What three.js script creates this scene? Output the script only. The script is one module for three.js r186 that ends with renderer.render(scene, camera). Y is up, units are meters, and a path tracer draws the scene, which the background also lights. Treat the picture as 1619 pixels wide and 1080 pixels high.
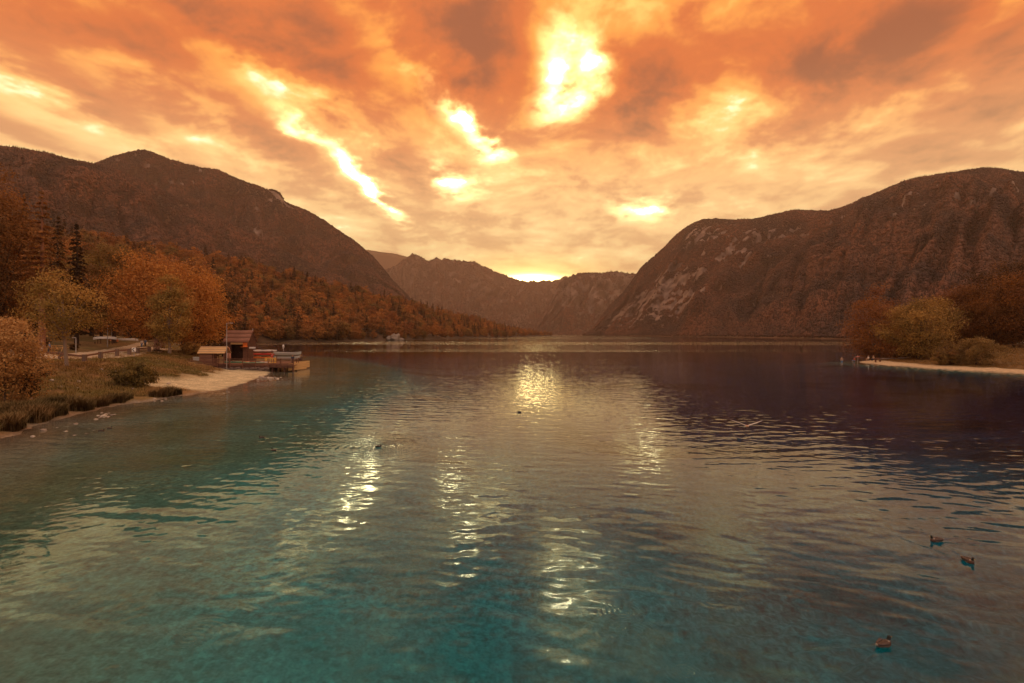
import * as THREE from 'three';
import { mergeGeometries, mergeVertices } from 'three/addons/utils/BufferGeometryUtils.js';
import { MarchingCubes } from 'three/addons/objects/MarchingCubes.js';
import { RoundedBoxGeometry } from 'three/addons/geometries/RoundedBoxGeometry.js';

// ------------------------------------------------------------------ camera, sky, sun, exposure
const scene = new THREE.Scene();
const F = 848, CX = 809.5, HY = 529, EYE = 6.5;          // focal length and horizon in photo pixels, eye height in metres
const camera = new THREE.PerspectiveCamera(2 * Math.atan(540 / F) * 180 / Math.PI, 1619 / 1080, 0.2, 40000);
camera.position.set(0, EYE, 0);
camera.lookAt(0, EYE, -100);
camera.setViewOffset(1619, 1080, 0, 540 - HY, 1619, 1080);
camera.updateProjectionMatrix();
const renderer = new THREE.WebGLRenderer();
renderer.toneMapping = THREE.LinearToneMapping;
renderer.toneMappingExposure = 1.2;
renderer.shadowMap.enabled = true;

const SUN_AZ = Math.atan((842 - CX) / F), SUN_EL = 4.7 * Math.PI / 180;
const sunDir = new THREE.Vector3(Math.sin(SUN_AZ) * Math.cos(SUN_EL), Math.sin(SUN_EL), -Math.cos(SUN_AZ) * Math.cos(SUN_EL));
const sun = new THREE.DirectionalLight(new THREE.Color().setRGB(1.0, 0.66, 0.28), 3);
sun.name = 'sun';
sun.position.copy(sunDir).multiplyScalar(9000);
sun.shadow.radius = 2;
sun.castShadow = true;
sun.shadow.camera.left = sun.shadow.camera.bottom = -400; sun.shadow.camera.right = sun.shadow.camera.top = 400;
sun.shadow.camera.far = 20000; sun.shadow.mapSize.set(4096, 4096);
scene.add(sun, sun.target);
scene.fog = new THREE.FogExp2(new THREE.Color().setRGB(0.95, 0.66, 0.45), 0.000070);

// ------------------------------------------------------------------ helpers
const rng = (seed) => () => { seed = (seed + 0x6d2b79f5) | 0; let t = Math.imul(seed ^ (seed >>> 15), 1 | seed); t = (t + Math.imul(t ^ (t >>> 7), 61 | t)) ^ t; return ((t ^ (t >>> 14)) >>> 0) / 4294967296; };
const lerp = (a, b, t) => a + (b - a) * t, clamp = (x, a = 0, b = 1) => Math.min(b, Math.max(a, x));
const sst = (a, b, x) => { const t = clamp((x - a) / (b - a)); return t * t * (3 - 2 * t); };
const PERM = new Uint8Array(512), GX = new Float32Array(256), GY = new Float32Array(256);
{ const r = rng(77), p = [...Array(256).keys()]; for (let i = 255; i > 0; i--) { const j = Math.floor(r() * (i + 1)); [p[i], p[j]] = [p[j], p[i]]; } for (let i = 0; i < 512; i++) PERM[i] = p[i & 255]; for (let i = 0; i < 256; i++) { const a = r() * 6.28318; GX[i] = Math.cos(a); GY[i] = Math.sin(a); } }
function n2(x, y) {
  const ix = Math.floor(x), iy = Math.floor(y), fx = x - ix, fy = y - iy, X = ix & 255, Y = iy & 255;
  const u = fx * fx * fx * (fx * (fx * 6 - 15) + 10), v = fy * fy * fy * (fy * (fy * 6 - 15) + 10);
  const a = PERM[PERM[X] + Y], b = PERM[PERM[X + 1] + Y], c = PERM[PERM[X] + Y + 1], d = PERM[PERM[X + 1] + Y + 1];
  return 1.45 * lerp(lerp(GX[a] * fx + GY[a] * fy, GX[b] * (fx - 1) + GY[b] * fy, u), lerp(GX[c] * fx + GY[c] * (fy - 1), GX[d] * (fx - 1) + GY[d] * (fy - 1), u), v);
}
function fbm(x, y, o = 5, g = 0.5) { let s = 0, a = 1, n = 0; for (let i = 0; i < o; i++) { s += a * n2(x, y); n += a; a *= g; x = x * 2.03 + 17.3; y = y * 2.03 - 9.1; } return s / n * 1.5; }
const mix3 = (a, b, t) => [lerp(a[0], b[0], t), lerp(a[1], b[1], t), lerp(a[2], b[2], t)];
const W = (px, py, D) => new THREE.Vector3((px - CX) * D / F, EYE + (HY - py) * D / F, -D);   // a point seen at that photo pixel, D metres ahead
const XD = (px, D) => (px - CX) * D / F, YD = (py, D) => EYE + (HY - py) * D / F;
function along(list, t) {                                   // rows sorted by their first entry, interpolated
  if (t <= list[0][0]) return list[0];
  for (let i = 1; i < list.length; i++) if (t <= list[i][0]) { const a = list[i - 1], b = list[i], k = (t - a[0]) / (b[0] - a[0]); return a.map((v, j) => lerp(v, b[j], k)); }
  return list[list.length - 1];
}
const taken = {};
function numbered(n) { if (!(n in taken)) { taken[n] = 0; return n; } taken[n]++; return n + '_' + String(taken[n]).padStart(3, '0'); }
function tag(o, label, category, group) { o.userData.label = label; o.userData.category = category; if (group) o.userData.group = group; return o; }
function shade(o) { o.castShadow = o.receiveShadow = true; return o; }
function part(name, geo, m, parent) { const o = shade(new THREE.Mesh(geo, m)); o.name = name; parent.add(o); return o; }
function single(name, geo, m, label, category, group) { const o = part(numbered(name), geo, m, scene); return tag(o, label, category, group); }
function thing(name, label, category, x = 0, y = 0, z = 0, turn = 0, group) { const o = new THREE.Group(); o.name = numbered(name); o.position.set(x, y, z); o.rotation.y = turn; scene.add(o); return tag(o, label, category, group); }
function structure(name, geo, m, label) { const o = part(numbered(name), geo, m, scene); o.userData.kind = 'structure'; o.userData.label = label; return o; }
function stuff(o, name, label, category) { o.name = numbered(name); o.userData.kind = 'stuff'; o.userData.label = label; o.userData.category = category; shade(o); scene.add(o); return o; }
function meshOf(pos, idx, col, uv, nor) {
  const g = new THREE.BufferGeometry();
  g.setAttribute('position', new THREE.BufferAttribute(new Float32Array(pos), 3));
  if (uv) g.setAttribute('uv', new THREE.BufferAttribute(new Float32Array(uv), 2));
  if (col) g.setAttribute('color', new THREE.BufferAttribute(new Float32Array(col), 3));
  if (idx) g.setIndex(new THREE.BufferAttribute(new Uint32Array(idx), 1));
  if (nor) g.setAttribute('normal', new THREE.BufferAttribute(new Float32Array(nor), 3)); else g.computeVertexNormals();
  return g;
}
const box = (w, h, d, x = 0, y = 0, z = 0, ry = 0, rx = 0, rz = 0) => { const g = new THREE.BoxGeometry(w, h, d); if (rz) g.rotateZ(rz); if (rx) g.rotateX(rx); if (ry) g.rotateY(ry); return g.translate(x, y, z); };
const rbox = (w, h, d, x = 0, y = 0, z = 0, r = 0.02, ry = 0) => { const g = new RoundedBoxGeometry(w, h, d, 1, Math.min(r, w * 0.45, h * 0.45, d * 0.45)); if (ry) g.rotateY(ry); return g.translate(x, y, z); };
const rod = (a, b, r0, r1 = r0, n = 7) => { const A = new THREE.Vector3(...a), B = new THREE.Vector3(...b), L = A.distanceTo(B), g = new THREE.CylinderGeometry(r1, r0, L, n); g.applyQuaternion(new THREE.Quaternion().setFromUnitVectors(new THREE.Vector3(0, 1, 0), B.clone().sub(A).normalize())); return g.translate((A.x + B.x) / 2, (A.y + B.y) / 2, (A.z + B.z) / 2); };
const merge = (l) => mergeGeometries(l.map((g) => { const h = g.index ? g.toNonIndexed() : g; if (!h.attributes.uv) h.setAttribute('uv', new THREE.BufferAttribute(new Float32Array(h.attributes.position.count * 2), 2)); return h; }));
const C = (r, g, b) => new THREE.Color().setRGB(r, g, b);
const std = (c, rough = 0.9, o = {}) => new THREE.MeshStandardMaterial({ color: C(...c), roughness: rough, ...o });
const vmat = (rough = 0.95, o = {}) => new THREE.MeshStandardMaterial({ vertexColors: true, roughness: rough, ...o });
function noiseTexture(size, f, srgb = true) {               // f(u, v) -> [r, g, b] 0..1
  const d = new Uint8Array(size * size * 4);
  for (let y = 0; y < size; y++) for (let x = 0; x < size; x++) { const c = f(x / size, y / size), i = (y * size + x) * 4; for (let k = 0; k < 3; k++) d[i + k] = clamp(c[k]) * 255; d[i + 3] = 255; }
  const t = new THREE.DataTexture(d, size, size);
  t.wrapS = t.wrapT = THREE.RepeatWrapping; t.magFilter = THREE.LinearFilter; if (srgb) t.colorSpace = THREE.SRGBColorSpace; t.needsUpdate = true;
  return t;
}

// ------------------------------------------------------------------ sky: broken sunset clouds, one layer seen in perspective
{
  const SW = 4096, SH = 2048, data = new Float32Array(SW * SH * 4);
  // openings (minus) and thick banks (plus) of the cloud layer: direction by photo pixel, spread in degrees, tilt, strength
  const spots = [
    [868, 125, 0.8, 2.2, -6, -0.44], [925, 122, 1.3, 1.6, 15, -0.29], [885, 172, 1.6, 1.0, 0, -0.28], [852, 72, .7, 1.8, 0, -.2],
    [742, 186, 2.6, 0.8, -35, -0.52], [782, 236, 1.2, 1.0, -30, -0.36], [708, 283, 2.0, 1.0, -25, -0.36], [690, 200, 4, 2, -30, -.1],
    [540, 266, 2.6, 0.6, -40, -0.36], [597, 314, 2.4, 0.6, -42, -0.52], [462, 200, 1.3, 0.7, -25, -0.28], [1005, 338, 1.8, 0.9, -5, -0.42],
    [1195, 268, 3.0, 1.2, 0, -0.24], [30, 150, 4, 1.4, -20, -0.2], [345, 60, 5, 1, -35, -.16], [640, 130, 3, .8, -60, -.14], [600, 95, 1, 2, 20, -.16],
    [420, 130, 5, 1.6, -25, -.2], [470, 165, 6, 1.3, -25, -.14], [250, 175, 7, 1.2, -28, -.14], [120, 185, 5, 1, -20, -.14], [330, 230, 7, 1.2, -28, -.16], [560, 215, 3, 2, -30, -.08],
    [560, 135, 5, 2.2, -30, .22], [660, 40, 4, 3, -20, .22], [770, 80, 2.6, 4.5, 10, .28], [800, 30, 3, 3, 0, .12],
    [310, 30, 4, 2.2, -30, .34], [205, 65, 5, 1.8, -28, .30], [165, 135, 5, 1.5, -28, .28], [70, 95, 4, 1.4, -25, .2], [50, 215, 6, 1.0, -12, .3], [430, 60, 4, 1.6, -30, .18], [490, 30, 2.4, 1.6, 0, .22],
    [1030, 140, 3.4, 1.8, 15, .34], [1160, 105, 4, 2.2, 20, .26], [1270, 125, 5, 2.4, 20, .26], [1370, 60, 5, 2.6, 22, .40], [1450, 40, 4, 2.2, 25, .26], [1560, 110, 6, 1.6, 28, .34], [1580, 195, 6, 1.5, 22, .3], [1300, 180, 6, 1.1, 14, .24], [1500, 215, 5, 1, 18, .14], [1610, 60, 3, 2, 0, .2],
    [1540, 55, 2.2, 1.2, 25, -.22], [1000, 35, 6, 1.8, 5, -.2], [1160, 200, 6, 1.2, 4, -.18], [1240, 232, 8, 1.4, 6, -.16], [1460, 160, 5, .8, 22, -.2], [1480, 245, 7, 1.0, 10, -.16], [1100, 50, 4, 1.2, 15, -.06],
    [900, 275, 5, 1.0, -5, .16], [650, 255, 4, 1.0, -30, .22], [480, 255, 5, 0.9, -30, .2], [1090, 295, 6, 1.1, 0, .18], [800, 335, 7, 0.9, -5, .18], [930, 380, 9, 0.7, 0, .1], [680, 375, 6, 0.8, -8, .1], [1020, 230, 4, 1.6, 10, .12], [400, 190, 5, 1, -30, .1],
  ].map(([px, py, sa, se, rot, k]) => { const dx = px - CX; return { az: Math.atan2(dx, F) * 57.2958, el: Math.atan2(HY - py, Math.hypot(F, dx)) * 57.2958, sa, se, c: Math.cos(rot / 57.2958), s: Math.sin(rot / 57.2958), k }; });
  const sunAz = SUN_AZ * 57.2958;
  for (let j = 0; j < SH; j++) {
    const el = ((j + 0.5) / SH - 0.5) * 180, er = el / 57.2958, y = Math.sin(er), ce = Math.cos(er);
    for (let i = 0; i < SW; i++) {
      const o = (j * SW + i) * 4, a = ((i + 0.5) / SW - 0.5) * 2 * Math.PI, x = Math.cos(a) * ce, z = Math.sin(a) * ce;
      data[o + 3] = 1;
      if (el < -2) { data[o] = 0.30; data[o + 1] = 0.17; data[o + 2] = 0.09; continue; }
      const az = Math.atan2(x, -z) * 57.2958, k = 1 / (Math.max(y, 0) + 0.14), X = x * k, Z = z * k;
      const wx = fbm(X * 1.3 + 3, Z * 1.2 - 5, 3), wz = fbm(X * 1.3 - 11, Z * 1.2 + 8, 3);
      const big = fbm(X * 0.95 + wx * 0.2 + 40, Z * 0.75 + wz * 0.2 + 7, 4), fine = fbm(X * 3.6 + wx * 0.3, Z * 3.4 + wz * 0.3, 7, 0.62);
      const puff = 1 - 2.2 * Math.abs(fbm(X * 2.0 + wx * 0.25 - 20, Z * 1.8 + wz * 0.25 + 31, 6, 0.58));
      let t = 0.50 + 0.19 * big + (0.38 * fine + 0.17 * puff) * (0.45 + 0.55 * sst(0, 12, el)), hot = 0, halo = 0, wide = 0;
      if (Math.abs(az) < 70) for (const s of spots) {
        const du = (az - s.az) * Math.cos(er) + wx * 1.2 + fine * 1.2, dv = el - s.el + wz * 1.0 + fine * 1.0, sz = s.k < -0.27 ? 0.8 : 1, p = (du * s.c + dv * s.s) / (s.sa * sz), q = (-du * s.s + dv * s.c) / (s.se * sz), e = p * p + q * q;
        if (e < 9) { const g = s.k * Math.exp(-e * 0.62); t += g; if (s.k < -0.27) { hot -= g; halo += Math.exp(-e * 0.3); wide += Math.exp(-e * 0.14) - 0.28; } }
      }
      if (halo > 0.03) t += Math.min(halo, 1) * 0.55 * fbm(X * 7 + 3, Z * 7.5, 5, 0.6);
      t += 0.04 * sst(16, 34, el);
      const dSun = Math.hypot((az - sunAz) * 0.62, (el - 5.2)), glow = Math.exp(-dSun * dSun / 260), far = sst(50, 150, Math.abs(az - sunAz));
      // what the cloud lets through: white gaps, yellow thin cloud, orange, brick red, brown
      const hi = sst(9, 26, el) * (1 - far * .5);
      const thin = mix3([1.14, 0.84, 0.40], [1.28, 0.66, 0.17], hi), mid = mix3([1.0, 0.67, 0.31], [1.02, 0.37, 0.075], hi), thick = mix3([0.78, 0.46, 0.22], [0.68, 0.165, 0.048], hi), deep = mix3([0.54, 0.31, 0.16], [0.32, 0.10, 0.05], hi);
      let c = t < 0.36 ? mix3([1.7, 1.42, 0.85], thin, sst(0.08, 0.36, t)) : t < 0.56 ? mix3(thin, mid, sst(0.34, 0.58, t)) : t < 0.80 ? mix3(mid, thick, sst(0.54, 0.82, t)) : mix3(thick, deep, sst(0.8, 1.2, t));
      const open = Math.pow(clamp((0.29 - t) / 0.5), 1.5) * clamp(hot * 2.6, 0.1, 1) * (1 - far);
      const soft = Math.min(halo, 1.2) * clamp(0.75 - t) * (1 - far); const veil = clamp(wide, 0, 1.1) * clamp(0.95 - t) * (1 - far); c = [c[0] + veil * 1.25, c[1] + veil * 0.92, c[2] + veil * 0.32];
      c = [c[0] + soft * 2.9, c[1] + soft * 2.45, c[2] + soft * 1.15];
      c = [c[0] + open * 22.0, c[1] + open * 19.0, c[2] + open * 11.0];
      const g = 1 + 0.15 * glow;
      c = [c[0] * g, c[1] * (g + 0.05 * glow), c[2] * g];
      // unseen cloud overhead and behind, made bright and warm to light land and bed
      const grey = mix3([0.66, 0.49, 0.43], [1.16, 0.87, 0.72], clamp(0.95 - t)), unseenSky = Math.max(far, sst(36, 62, el));
      c = mix3(c, grey, unseenSky * 0.85);
      // the burning strip of cloud over the saddle where the sun goes down
      const ds = Math.hypot((az - sunAz) / 2.3, (el - 5.85) / 0.42), hs = Math.exp(-ds * ds), hs2 = Math.exp(0 - ((az - sunAz) / 6.5) ** 2 - ((el - 5.9) / 2.0) ** 2);
      data[o] = c[0] + hs * 20 + hs2 * 1.3; data[o + 1] = c[1] + hs * 15.5 + hs2 * 0.9; data[o + 2] = c[2] + hs * 6.5 + hs2 * 0.2;
    }
  }
  const sky = new THREE.DataTexture(data, SW, SH, THREE.RGBAFormat, THREE.FloatType);
  sky.mapping = THREE.EquirectangularReflectionMapping; sky.magFilter = THREE.LinearFilter; sky.needsUpdate = true;
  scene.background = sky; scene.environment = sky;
}

// ------------------------------------------------------------------ ground: banks, beach, spit and lake bed in one sheet
const SHORE_LEFT = [[-60, -24], [-20, -25], [10, -29], [25, -31], [33.6, -32.1], [38.5, -34], [43.7, -35.8], [49.7, -36.3], [53.5, -35.9], [58, -34.9], [62, -34.3], [72.5, -35.9], [87.5, -40.2], [92, -41.5], [100, -44], [108, -47], [116, -52], [126, -56], [150, -70], [200, -130], [290, -210], [430, -250], [3000, -900], [12000, -1500]];
const SHORE_RIGHT = [[-60, 100], [20, 97], [60, 93], [77, 90.6], [90, 86], [95, 84], [102, 80.7], [115, 79.8], [124, 80.6], [128, 83], [131, 91], [138, 104], [160, 130], [220, 200], [300, 270], [450, 430], [3000, 2000], [12000, 3000]];
const shoreL = (z) => along(SHORE_LEFT, -z)[1] + 0.5 * n2(z * 0.23, 3.3) + 0.25 * n2(z * 0.9, 1.7), shoreR = (z) => along(SHORE_RIGHT, -z)[1] + 0.4 * n2(z * 0.3, 9.1);
const isBeach = (x, z, sl) => sst(-59, -63, z) * sst(-94, -90, z) * sst(11.5 - 2.5 * sst(-66, -80, z), 8 - 2.5 * sst(-66, -80, z), sl + n2(x * 0.4, z * 0.4) * 1.5);
const bank = [[-9999, -14], [-150, -9], [-60, -4.4], [-42, -4.2], [-30, -3.0], [-20, -1.1], [-12, -.5], [-5, -.2], [-1, -.05], [0, 0.0], [0.6, 0.22], [3, 0.42], [8, 0.7], [12, 1.5], [18, 2.85], [21, 3.0], [29, 3.2], [36, 4.2], [48, 5.0], [70, 6.5], [100, 11], [170, 28], [400, 60], [9999, 120]];
const bankR = [[-9999, -14], [-150, -9], [-55, -4.4], [-30, -4.2], [-12, -3.2], [-3, -.5], [0, 0.02], [1.5, .25], [5, .5], [12, .9], [30, 3.4], [60, 7], [140, 22], [400, 60], [9999, 120]];
function groundY(x, z) {
  const sl = shoreL(z) - x, sr = x - shoreR(z);
  let y;
  if (sl > sr) {
    y = along(bank, sl)[1];
    if (sl > 0) { const b = isBeach(x, z, sl); y = lerp(y, 0.03 + sl * 0.045, b); if (sl > 6 && sl < 22) y += 0.22 * n2(x * 0.35, z * 0.35) + 0.1 * n2(x, z); y += 1.3 * sst(-98, -138, z) * sst(16, 34, sl); y = Math.max(y, lerp(0, 0.95, sst(-96, -100, z) * sst(-135, -122, z) * sst(2, 6, sl))); }
  } else y = along(bankR, sr)[1];
  if (y < -1.5) y = -1.5 + (y + 1.5) * (1 + 3.0 * sst(-15, -60, z));
  if (y < -1) y += 0.35 * n2(x * 0.11, z * 0.11) + 0.5 * n2(x * .04 + 5, z * .04);
  else if (y > 0.3) y += 0.09 * n2(x * 0.5 + 9, z * 0.5);
  return y;
}
const grainMap = noiseTexture(512, (u, v) => { const p = 512; const w = (f) => { const a = n2(u * f, v * f), b = n2((u - 1) * f, v * f), c = n2(u * f, (v - 1) * f), d = n2((u - 1) * f, (v - 1) * f); return lerp(lerp(a, b, u), lerp(c, d, u), v); }; const k = 0.82 + 0.22 * w(40) + 0.18 * w(110) + 0.12 * w(13); return [k, k, k]; });
{
  const axis = (spans) => { const l = []; for (const [a, b, n] of spans) for (let i = 0; i < n; i++) l.push(lerp(a, b, i / n)); l.push(spans[spans.length - 1][1]); return l; };
  const xs = axis([[-6000, -1200, 6], [-1200, -300, 9], [-300, -110, 20], [-110, -24, 120], [-24, 76, 70], [76, 130, 54], [130, 300, 16], [300, 1200, 9], [1200, 6000, 6]]);
  const zs = axis([[300, 30, 9], [30, -20, 30], [-20, -110, 120], [-110, -160, 50], [-160, -480, 26], [-480, -1500, 10], [-1500, -11000, 10]]);
  const pos = [], col = [], uv = [], idx = [];
  for (const z of zs) for (const x of xs) {
    const y = groundY(x, z), sl = shoreL(z) - x, sr = x - shoreR(z);
    pos.push(x, y, z); uv.push(x / 8, -z / 8);
    const a = fbm(x * 0.12, z * 0.12, 4), b = fbm(x * 0.5 + 40, z * 0.5, 3);
    let c;
    if (y < 0.02) {                                        // silt and stones under water, darker where weed grows
      const weed = 0.95 * sst(0.0, 0.4, fbm(x * 0.07 + 7, z * 0.09 + 2, 5) - 0.14) * sst(-1.6, -3.2, y);
      c = mix3([0.50, 0.60, 0.58], [0.40, 0.27, 0.16], sst(-1.7, -0.6, y) * clamp(.8 + a * .4));
      c = mix3(c, [0.07, 0.16, 0.16], Math.min(weed, 1) * 0.85);
      c = c.map((v) => v * (0.92 + 0.2 * b));
    } else if (sl > sr) {
      const dry = clamp(0.5 + a * 0.8 + b * 0.3);
      c = mix3([0.22, 0.165, 0.045], [0.34, 0.19, 0.065], dry);
      if (sl > 8 && sl < 20) c = mix3(c, [0.30, 0.155, 0.055], 0.6 * clamp(0.6 + b));
      if (sl < .6) c = mix3([0.30, 0.20, 0.12], c, sst(0.1, 0.6, sl + b * .2));
      c = mix3(c, [0.80, 0.68, 0.42], isBeach(x, z, sl));
      c = c.map((v) => v * (0.85 + 0.35 * clamp(b + .5)));
    } else {
      c = mix3([0.28, 0.14, 0.04], [0.20, 0.125, 0.033], clamp(0.5 + a));
      c = mix3([0.80, 0.60, 0.36], c, sst(3.2, 4.6, sr + b * 1.1 + 1.5 * sst(-110, -126, z) * -1));
    }
    col.push(...c);
  }
  const nx = xs.length;
  for (let j = 0; j + 1 < zs.length; j++) for (let i = 0; i + 1 < nx; i++) { const p = j * nx + i; idx.push(p, p + 1, p + nx, p + 1, p + nx + 1, p + nx); }
  structure('ground', meshOf(pos, idx, col, uv), vmat(0.97, { map: grainMap }), 'grassy banks, pale beach and the lake bed');
}

// ------------------------------------------------------------------ lake
const ripples = [];                                        // [x, z, amplitude, wavelength, reach]
const wakes = [];                                          // [x, z, heading, length, amplitude]
const onWater = (px, py) => { const D = EYE * F / (py - HY); return [XD(px, D), -D]; };
function buildLake() {
  const r = rng(5), waves = [];
  for (let i = 0; i < 46; i++) {
    const L = 0.40 * Math.pow(6, r()), a = (r() - 0.5) * 1.1 + (r() < 0.35 ? (r() - .5) * 2.2 : 0), k = 2 * Math.PI / L;
    waves.push([Math.sin(a) * k, Math.cos(a) * k, k, r() * 6.283, (0.0052 + 0.004 * r()) / k * (L > 1.6 ? 0.75 : 1), r() * 50]);
  }
  const trains = [];                                       // two long-crested trains that cross the lake, one on each side
  for (let i = 0; i < 12; i++) { const left = i < 6, L = 0.85 + 0.75 * r(), a = (left ? -0.16 : 0.22) + (r() - 0.5) * 0.2, k = 2 * Math.PI / L; trains.push([Math.sin(a) * k, Math.cos(a) * k, left, r() * 6.283, 0.0085 / k, r() * 40]); }
  const height = (x, z, d, out) => {
    const fade = 1 - sst(165, 200, d), calm = clamp(0.62 + 0.6 * fbm(x * 0.05 + 3, z * 0.035, 3), 0.42, 1.2) * fade;
    const wx = 1.3 * n2(x * 0.07, z * 0.07) + 0.25 * n2(x * 0.31, z * 0.31 + 5), wz = 1.5 * n2(x * 0.06 + 30, z * 0.06) + 0.3 * n2(x * 0.27 + 7, z * 0.3);
    const X = x + wx, Z = z + wz; let h = 0, sx = 0, sz = 0;
    for (const [kx, kz, , ph, am, q] of waves) {
      const e = calm * (0.6 + 0.8 * n2(x * 0.09 + q, z * 0.09 - q)), t = kx * X + kz * Z + ph, s = Math.sin(t), c = Math.cos(t) * am * e;
      h += am * e * s; sx += c * kx; sz += c * kz;
    }
    const gl = sst(8, -6, x), gr = sst(2, 16, x);
    for (const [kx, kz, left, ph, am, q] of trains) {
      const e = fade * (left ? gl : gr) * clamp(0.75 + 1.1 * n2(x * 0.045 + q, z * 0.06)), t = kx * (x + wx * 0.35) + kz * (z + wz * 0.35) + ph, c = Math.cos(t) * am * e;
      h += am * e * Math.sin(t); sx += c * kx; sz += c * kz;
    }
    for (const [cx, cz, am, L, reach] of ripples) {
      const dx = x - cx, dz = z - cz, q = Math.hypot(dx, dz) + 1e-4; if (q > reach * 3) continue;
      const k = 2 * Math.PI / L, e = am * Math.exp(-q / reach) * sst(0, L, q); h += e * Math.sin(k * q); const c = e * k * Math.cos(k * q); sx += c * dx / q; sz += c * dz / q;
    }
    for (const [cx, cz, dir, len, am] of wakes) {
      const dx = x - cx, dz = z - cz, b = -(dx * Math.sin(dir) + dz * Math.cos(dir)), s = dx * Math.cos(dir) - dz * Math.sin(dir);
      if (b < 0 || b > len) continue;
      const off = Math.abs(s) - b * 0.24, w = 0.07 + b * 0.035, e = am * Math.exp(-off * off / (w * w)) * (1 - b / len) * sst(0, 0.15, b);
      const k = 2 * Math.PI / (0.20 + b * 0.03), c = e * k * Math.cos(k * off), g = Math.sign(s); h += e * Math.sin(k * off);
      sx += c * (g * Math.cos(dir) + 0.24 * Math.sin(dir)); sz += c * (-g * Math.sin(dir) + 0.24 * Math.cos(dir));
    }
    out[0] = h; out[1] = sx; out[2] = sz;
  };
  const N = 470, A = 0.98, d0 = 5, d1 = 200, rows = 760, pos = [], nor = [], uv = [], idx = [], out = [0, 0, 0];
  const rim = [];
  for (let j = 0; j <= rows; j++) {
    const d = d0 * Math.pow(d1 / d0, j / rows);
    for (let i = 0; i <= N; i++) {
      const t = lerp(-A, A, i / N) * 1.18, x = d * t, z = -d;
      height(x, z, d, out);
      const edge = Math.min(1, i / 6, (N - i) / 6, j / 6);
      const l = Math.hypot(out[1] * edge, out[2] * edge, 1);
      pos.push(x, out[0] * edge, z); nor.push(-out[1] * edge / l, 1 / l, -out[2] * edge / l); uv.push(x, -z);
    }
  }
  for (let j = 0; j < rows; j++) for (let i = 0; i < N; i++) { const p = j * (N + 1) + i; idx.push(p, p + 1, p + N + 1, p + 1, p + N + 2, p + N + 1); }
  // ripple normals in a tile that repeats
  const tile = (size, metres, n, seed, Lmin, Lmax, slope, spread) => {
    const q = rng(seed), list = [];
    for (let i = 0; i < n; i++) { const L = Lmin * Math.pow(Lmax / Lmin, q()), a = (q() - 0.5) * spread, kx = Math.round(Math.sin(a) * metres / L), kz = Math.round(Math.cos(a) * metres / L); if (kx || kz) list.push([kx, kz, q() * 6.283, slope * (0.5 + q()) / Math.hypot(kx, kz)]); }
    return noiseTexture(size, (u, v) => { let a = 0, b = 0; for (const [kx, kz, ph, m] of list) { const c = Math.cos(6.283185 * (kx * u + kz * v) + ph) * m; a += c * kx; b += c * kz; } const l = Math.hypot(a, b, 1); return [0.5 - a / l / 2, 0.5 - b / l / 2, 0.5 + 0.5 / l]; }, false);
  };
  const fineTile = tile(512, 5, 40, 11, 0.28, 1.0, 0.0022, 2.2), farTile = tile(1024, 30, 60, 12, 0.5, 3.5, 0.0065, 1.5);
  fineTile.repeat.set(1 / 5, 1 / 5); farTile.repeat.set(1 / 30, 1 / 30);
  const water = (normalMap, scale) => new THREE.MeshPhysicalMaterial({ color: C(1, 1, 1), roughness: 0.006, ior: 1.27, transmission: 1, thickness: 4, attenuationColor: C(0.03, 0.68, 0.82), attenuationDistance: 4.6, normalMap, normalScale: new THREE.Vector2(scale, scale) });
  const near = meshOf(pos, idx, null, uv, nor);
  // the sheet beyond the finely rippled part, with bands that a breeze ruffles more or less
  const K = A * 1.18, rowsFar = [-d1], bandPos = [], bandUv = [], bandIdx = [[], [], []];
  const quad = (g, pts) => { const b = bandPos.length / 3; for (const [x, z] of pts) { bandPos.push(x, 0, z); bandUv.push(x, -z); } bandIdx[g].push(b, b + 1, b + 2, b, b + 2, b + 3); };
  const bands = [[200, 235, 1], [235, 330, 0], [330, 480, 2], [480, 800, 0], [800, 2200, 1], [2200, 11000, 2]];
  const jag = (d, x) => -d - d * 0.10 * n2(x / (d * 0.5) + d, 3.1) * sst(200, 215, d);
  for (const [a, b, g] of bands) { const n = 48, w = 6000; for (let i = 0; i < n; i++) { const s0 = (i / n * 2 - 1), s1 = ((i + 1) / n * 2 - 1), x = (s, d) => s * Math.min(w, d * 1.6 + 120); const q = (s, d) => [x(s, d), d === 200 ? -200 : jag(d, x(s, d))]; quad(g, [q(s0, a), q(s1, a), q(s1, b), q(s0, b)]); } }
  const wide = 200 * 1.6 + 120;
  quad(0, [[d1 * K, -200], [d0 * K, -d0], [wide, -d0], [wide, -200]]); quad(0, [[-wide, -200], [-wide, -d0], [-d0 * K, -d0], [-d1 * K, -200]]); quad(0, [[-wide, -d0], [-wide, 250], [wide, 250], [wide, -d0]]);
  const n0 = pos.length / 3, geo = new THREE.BufferGeometry(), all = [...idx]; geo.addGroup(0, idx.length, 0);
  bandIdx.forEach((l, g) => { geo.addGroup(all.length, l.length, g + 1); for (const k of l) all.push(k + n0); });
  const P = new Float32Array(pos.length + bandPos.length); P.set(pos); P.set(bandPos, pos.length);
  const Nn = new Float32Array(P.length); Nn.set(nor); for (let i = nor.length + 1; i < Nn.length; i += 3) Nn[i] = 1;
  const U = new Float32Array(uv.length + bandUv.length); U.set(uv); U.set(bandUv, uv.length);
  geo.setAttribute('position', new THREE.BufferAttribute(P, 3)); geo.setAttribute('normal', new THREE.BufferAttribute(Nn, 3)); geo.setAttribute('uv', new THREE.BufferAttribute(U, 2));
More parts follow.
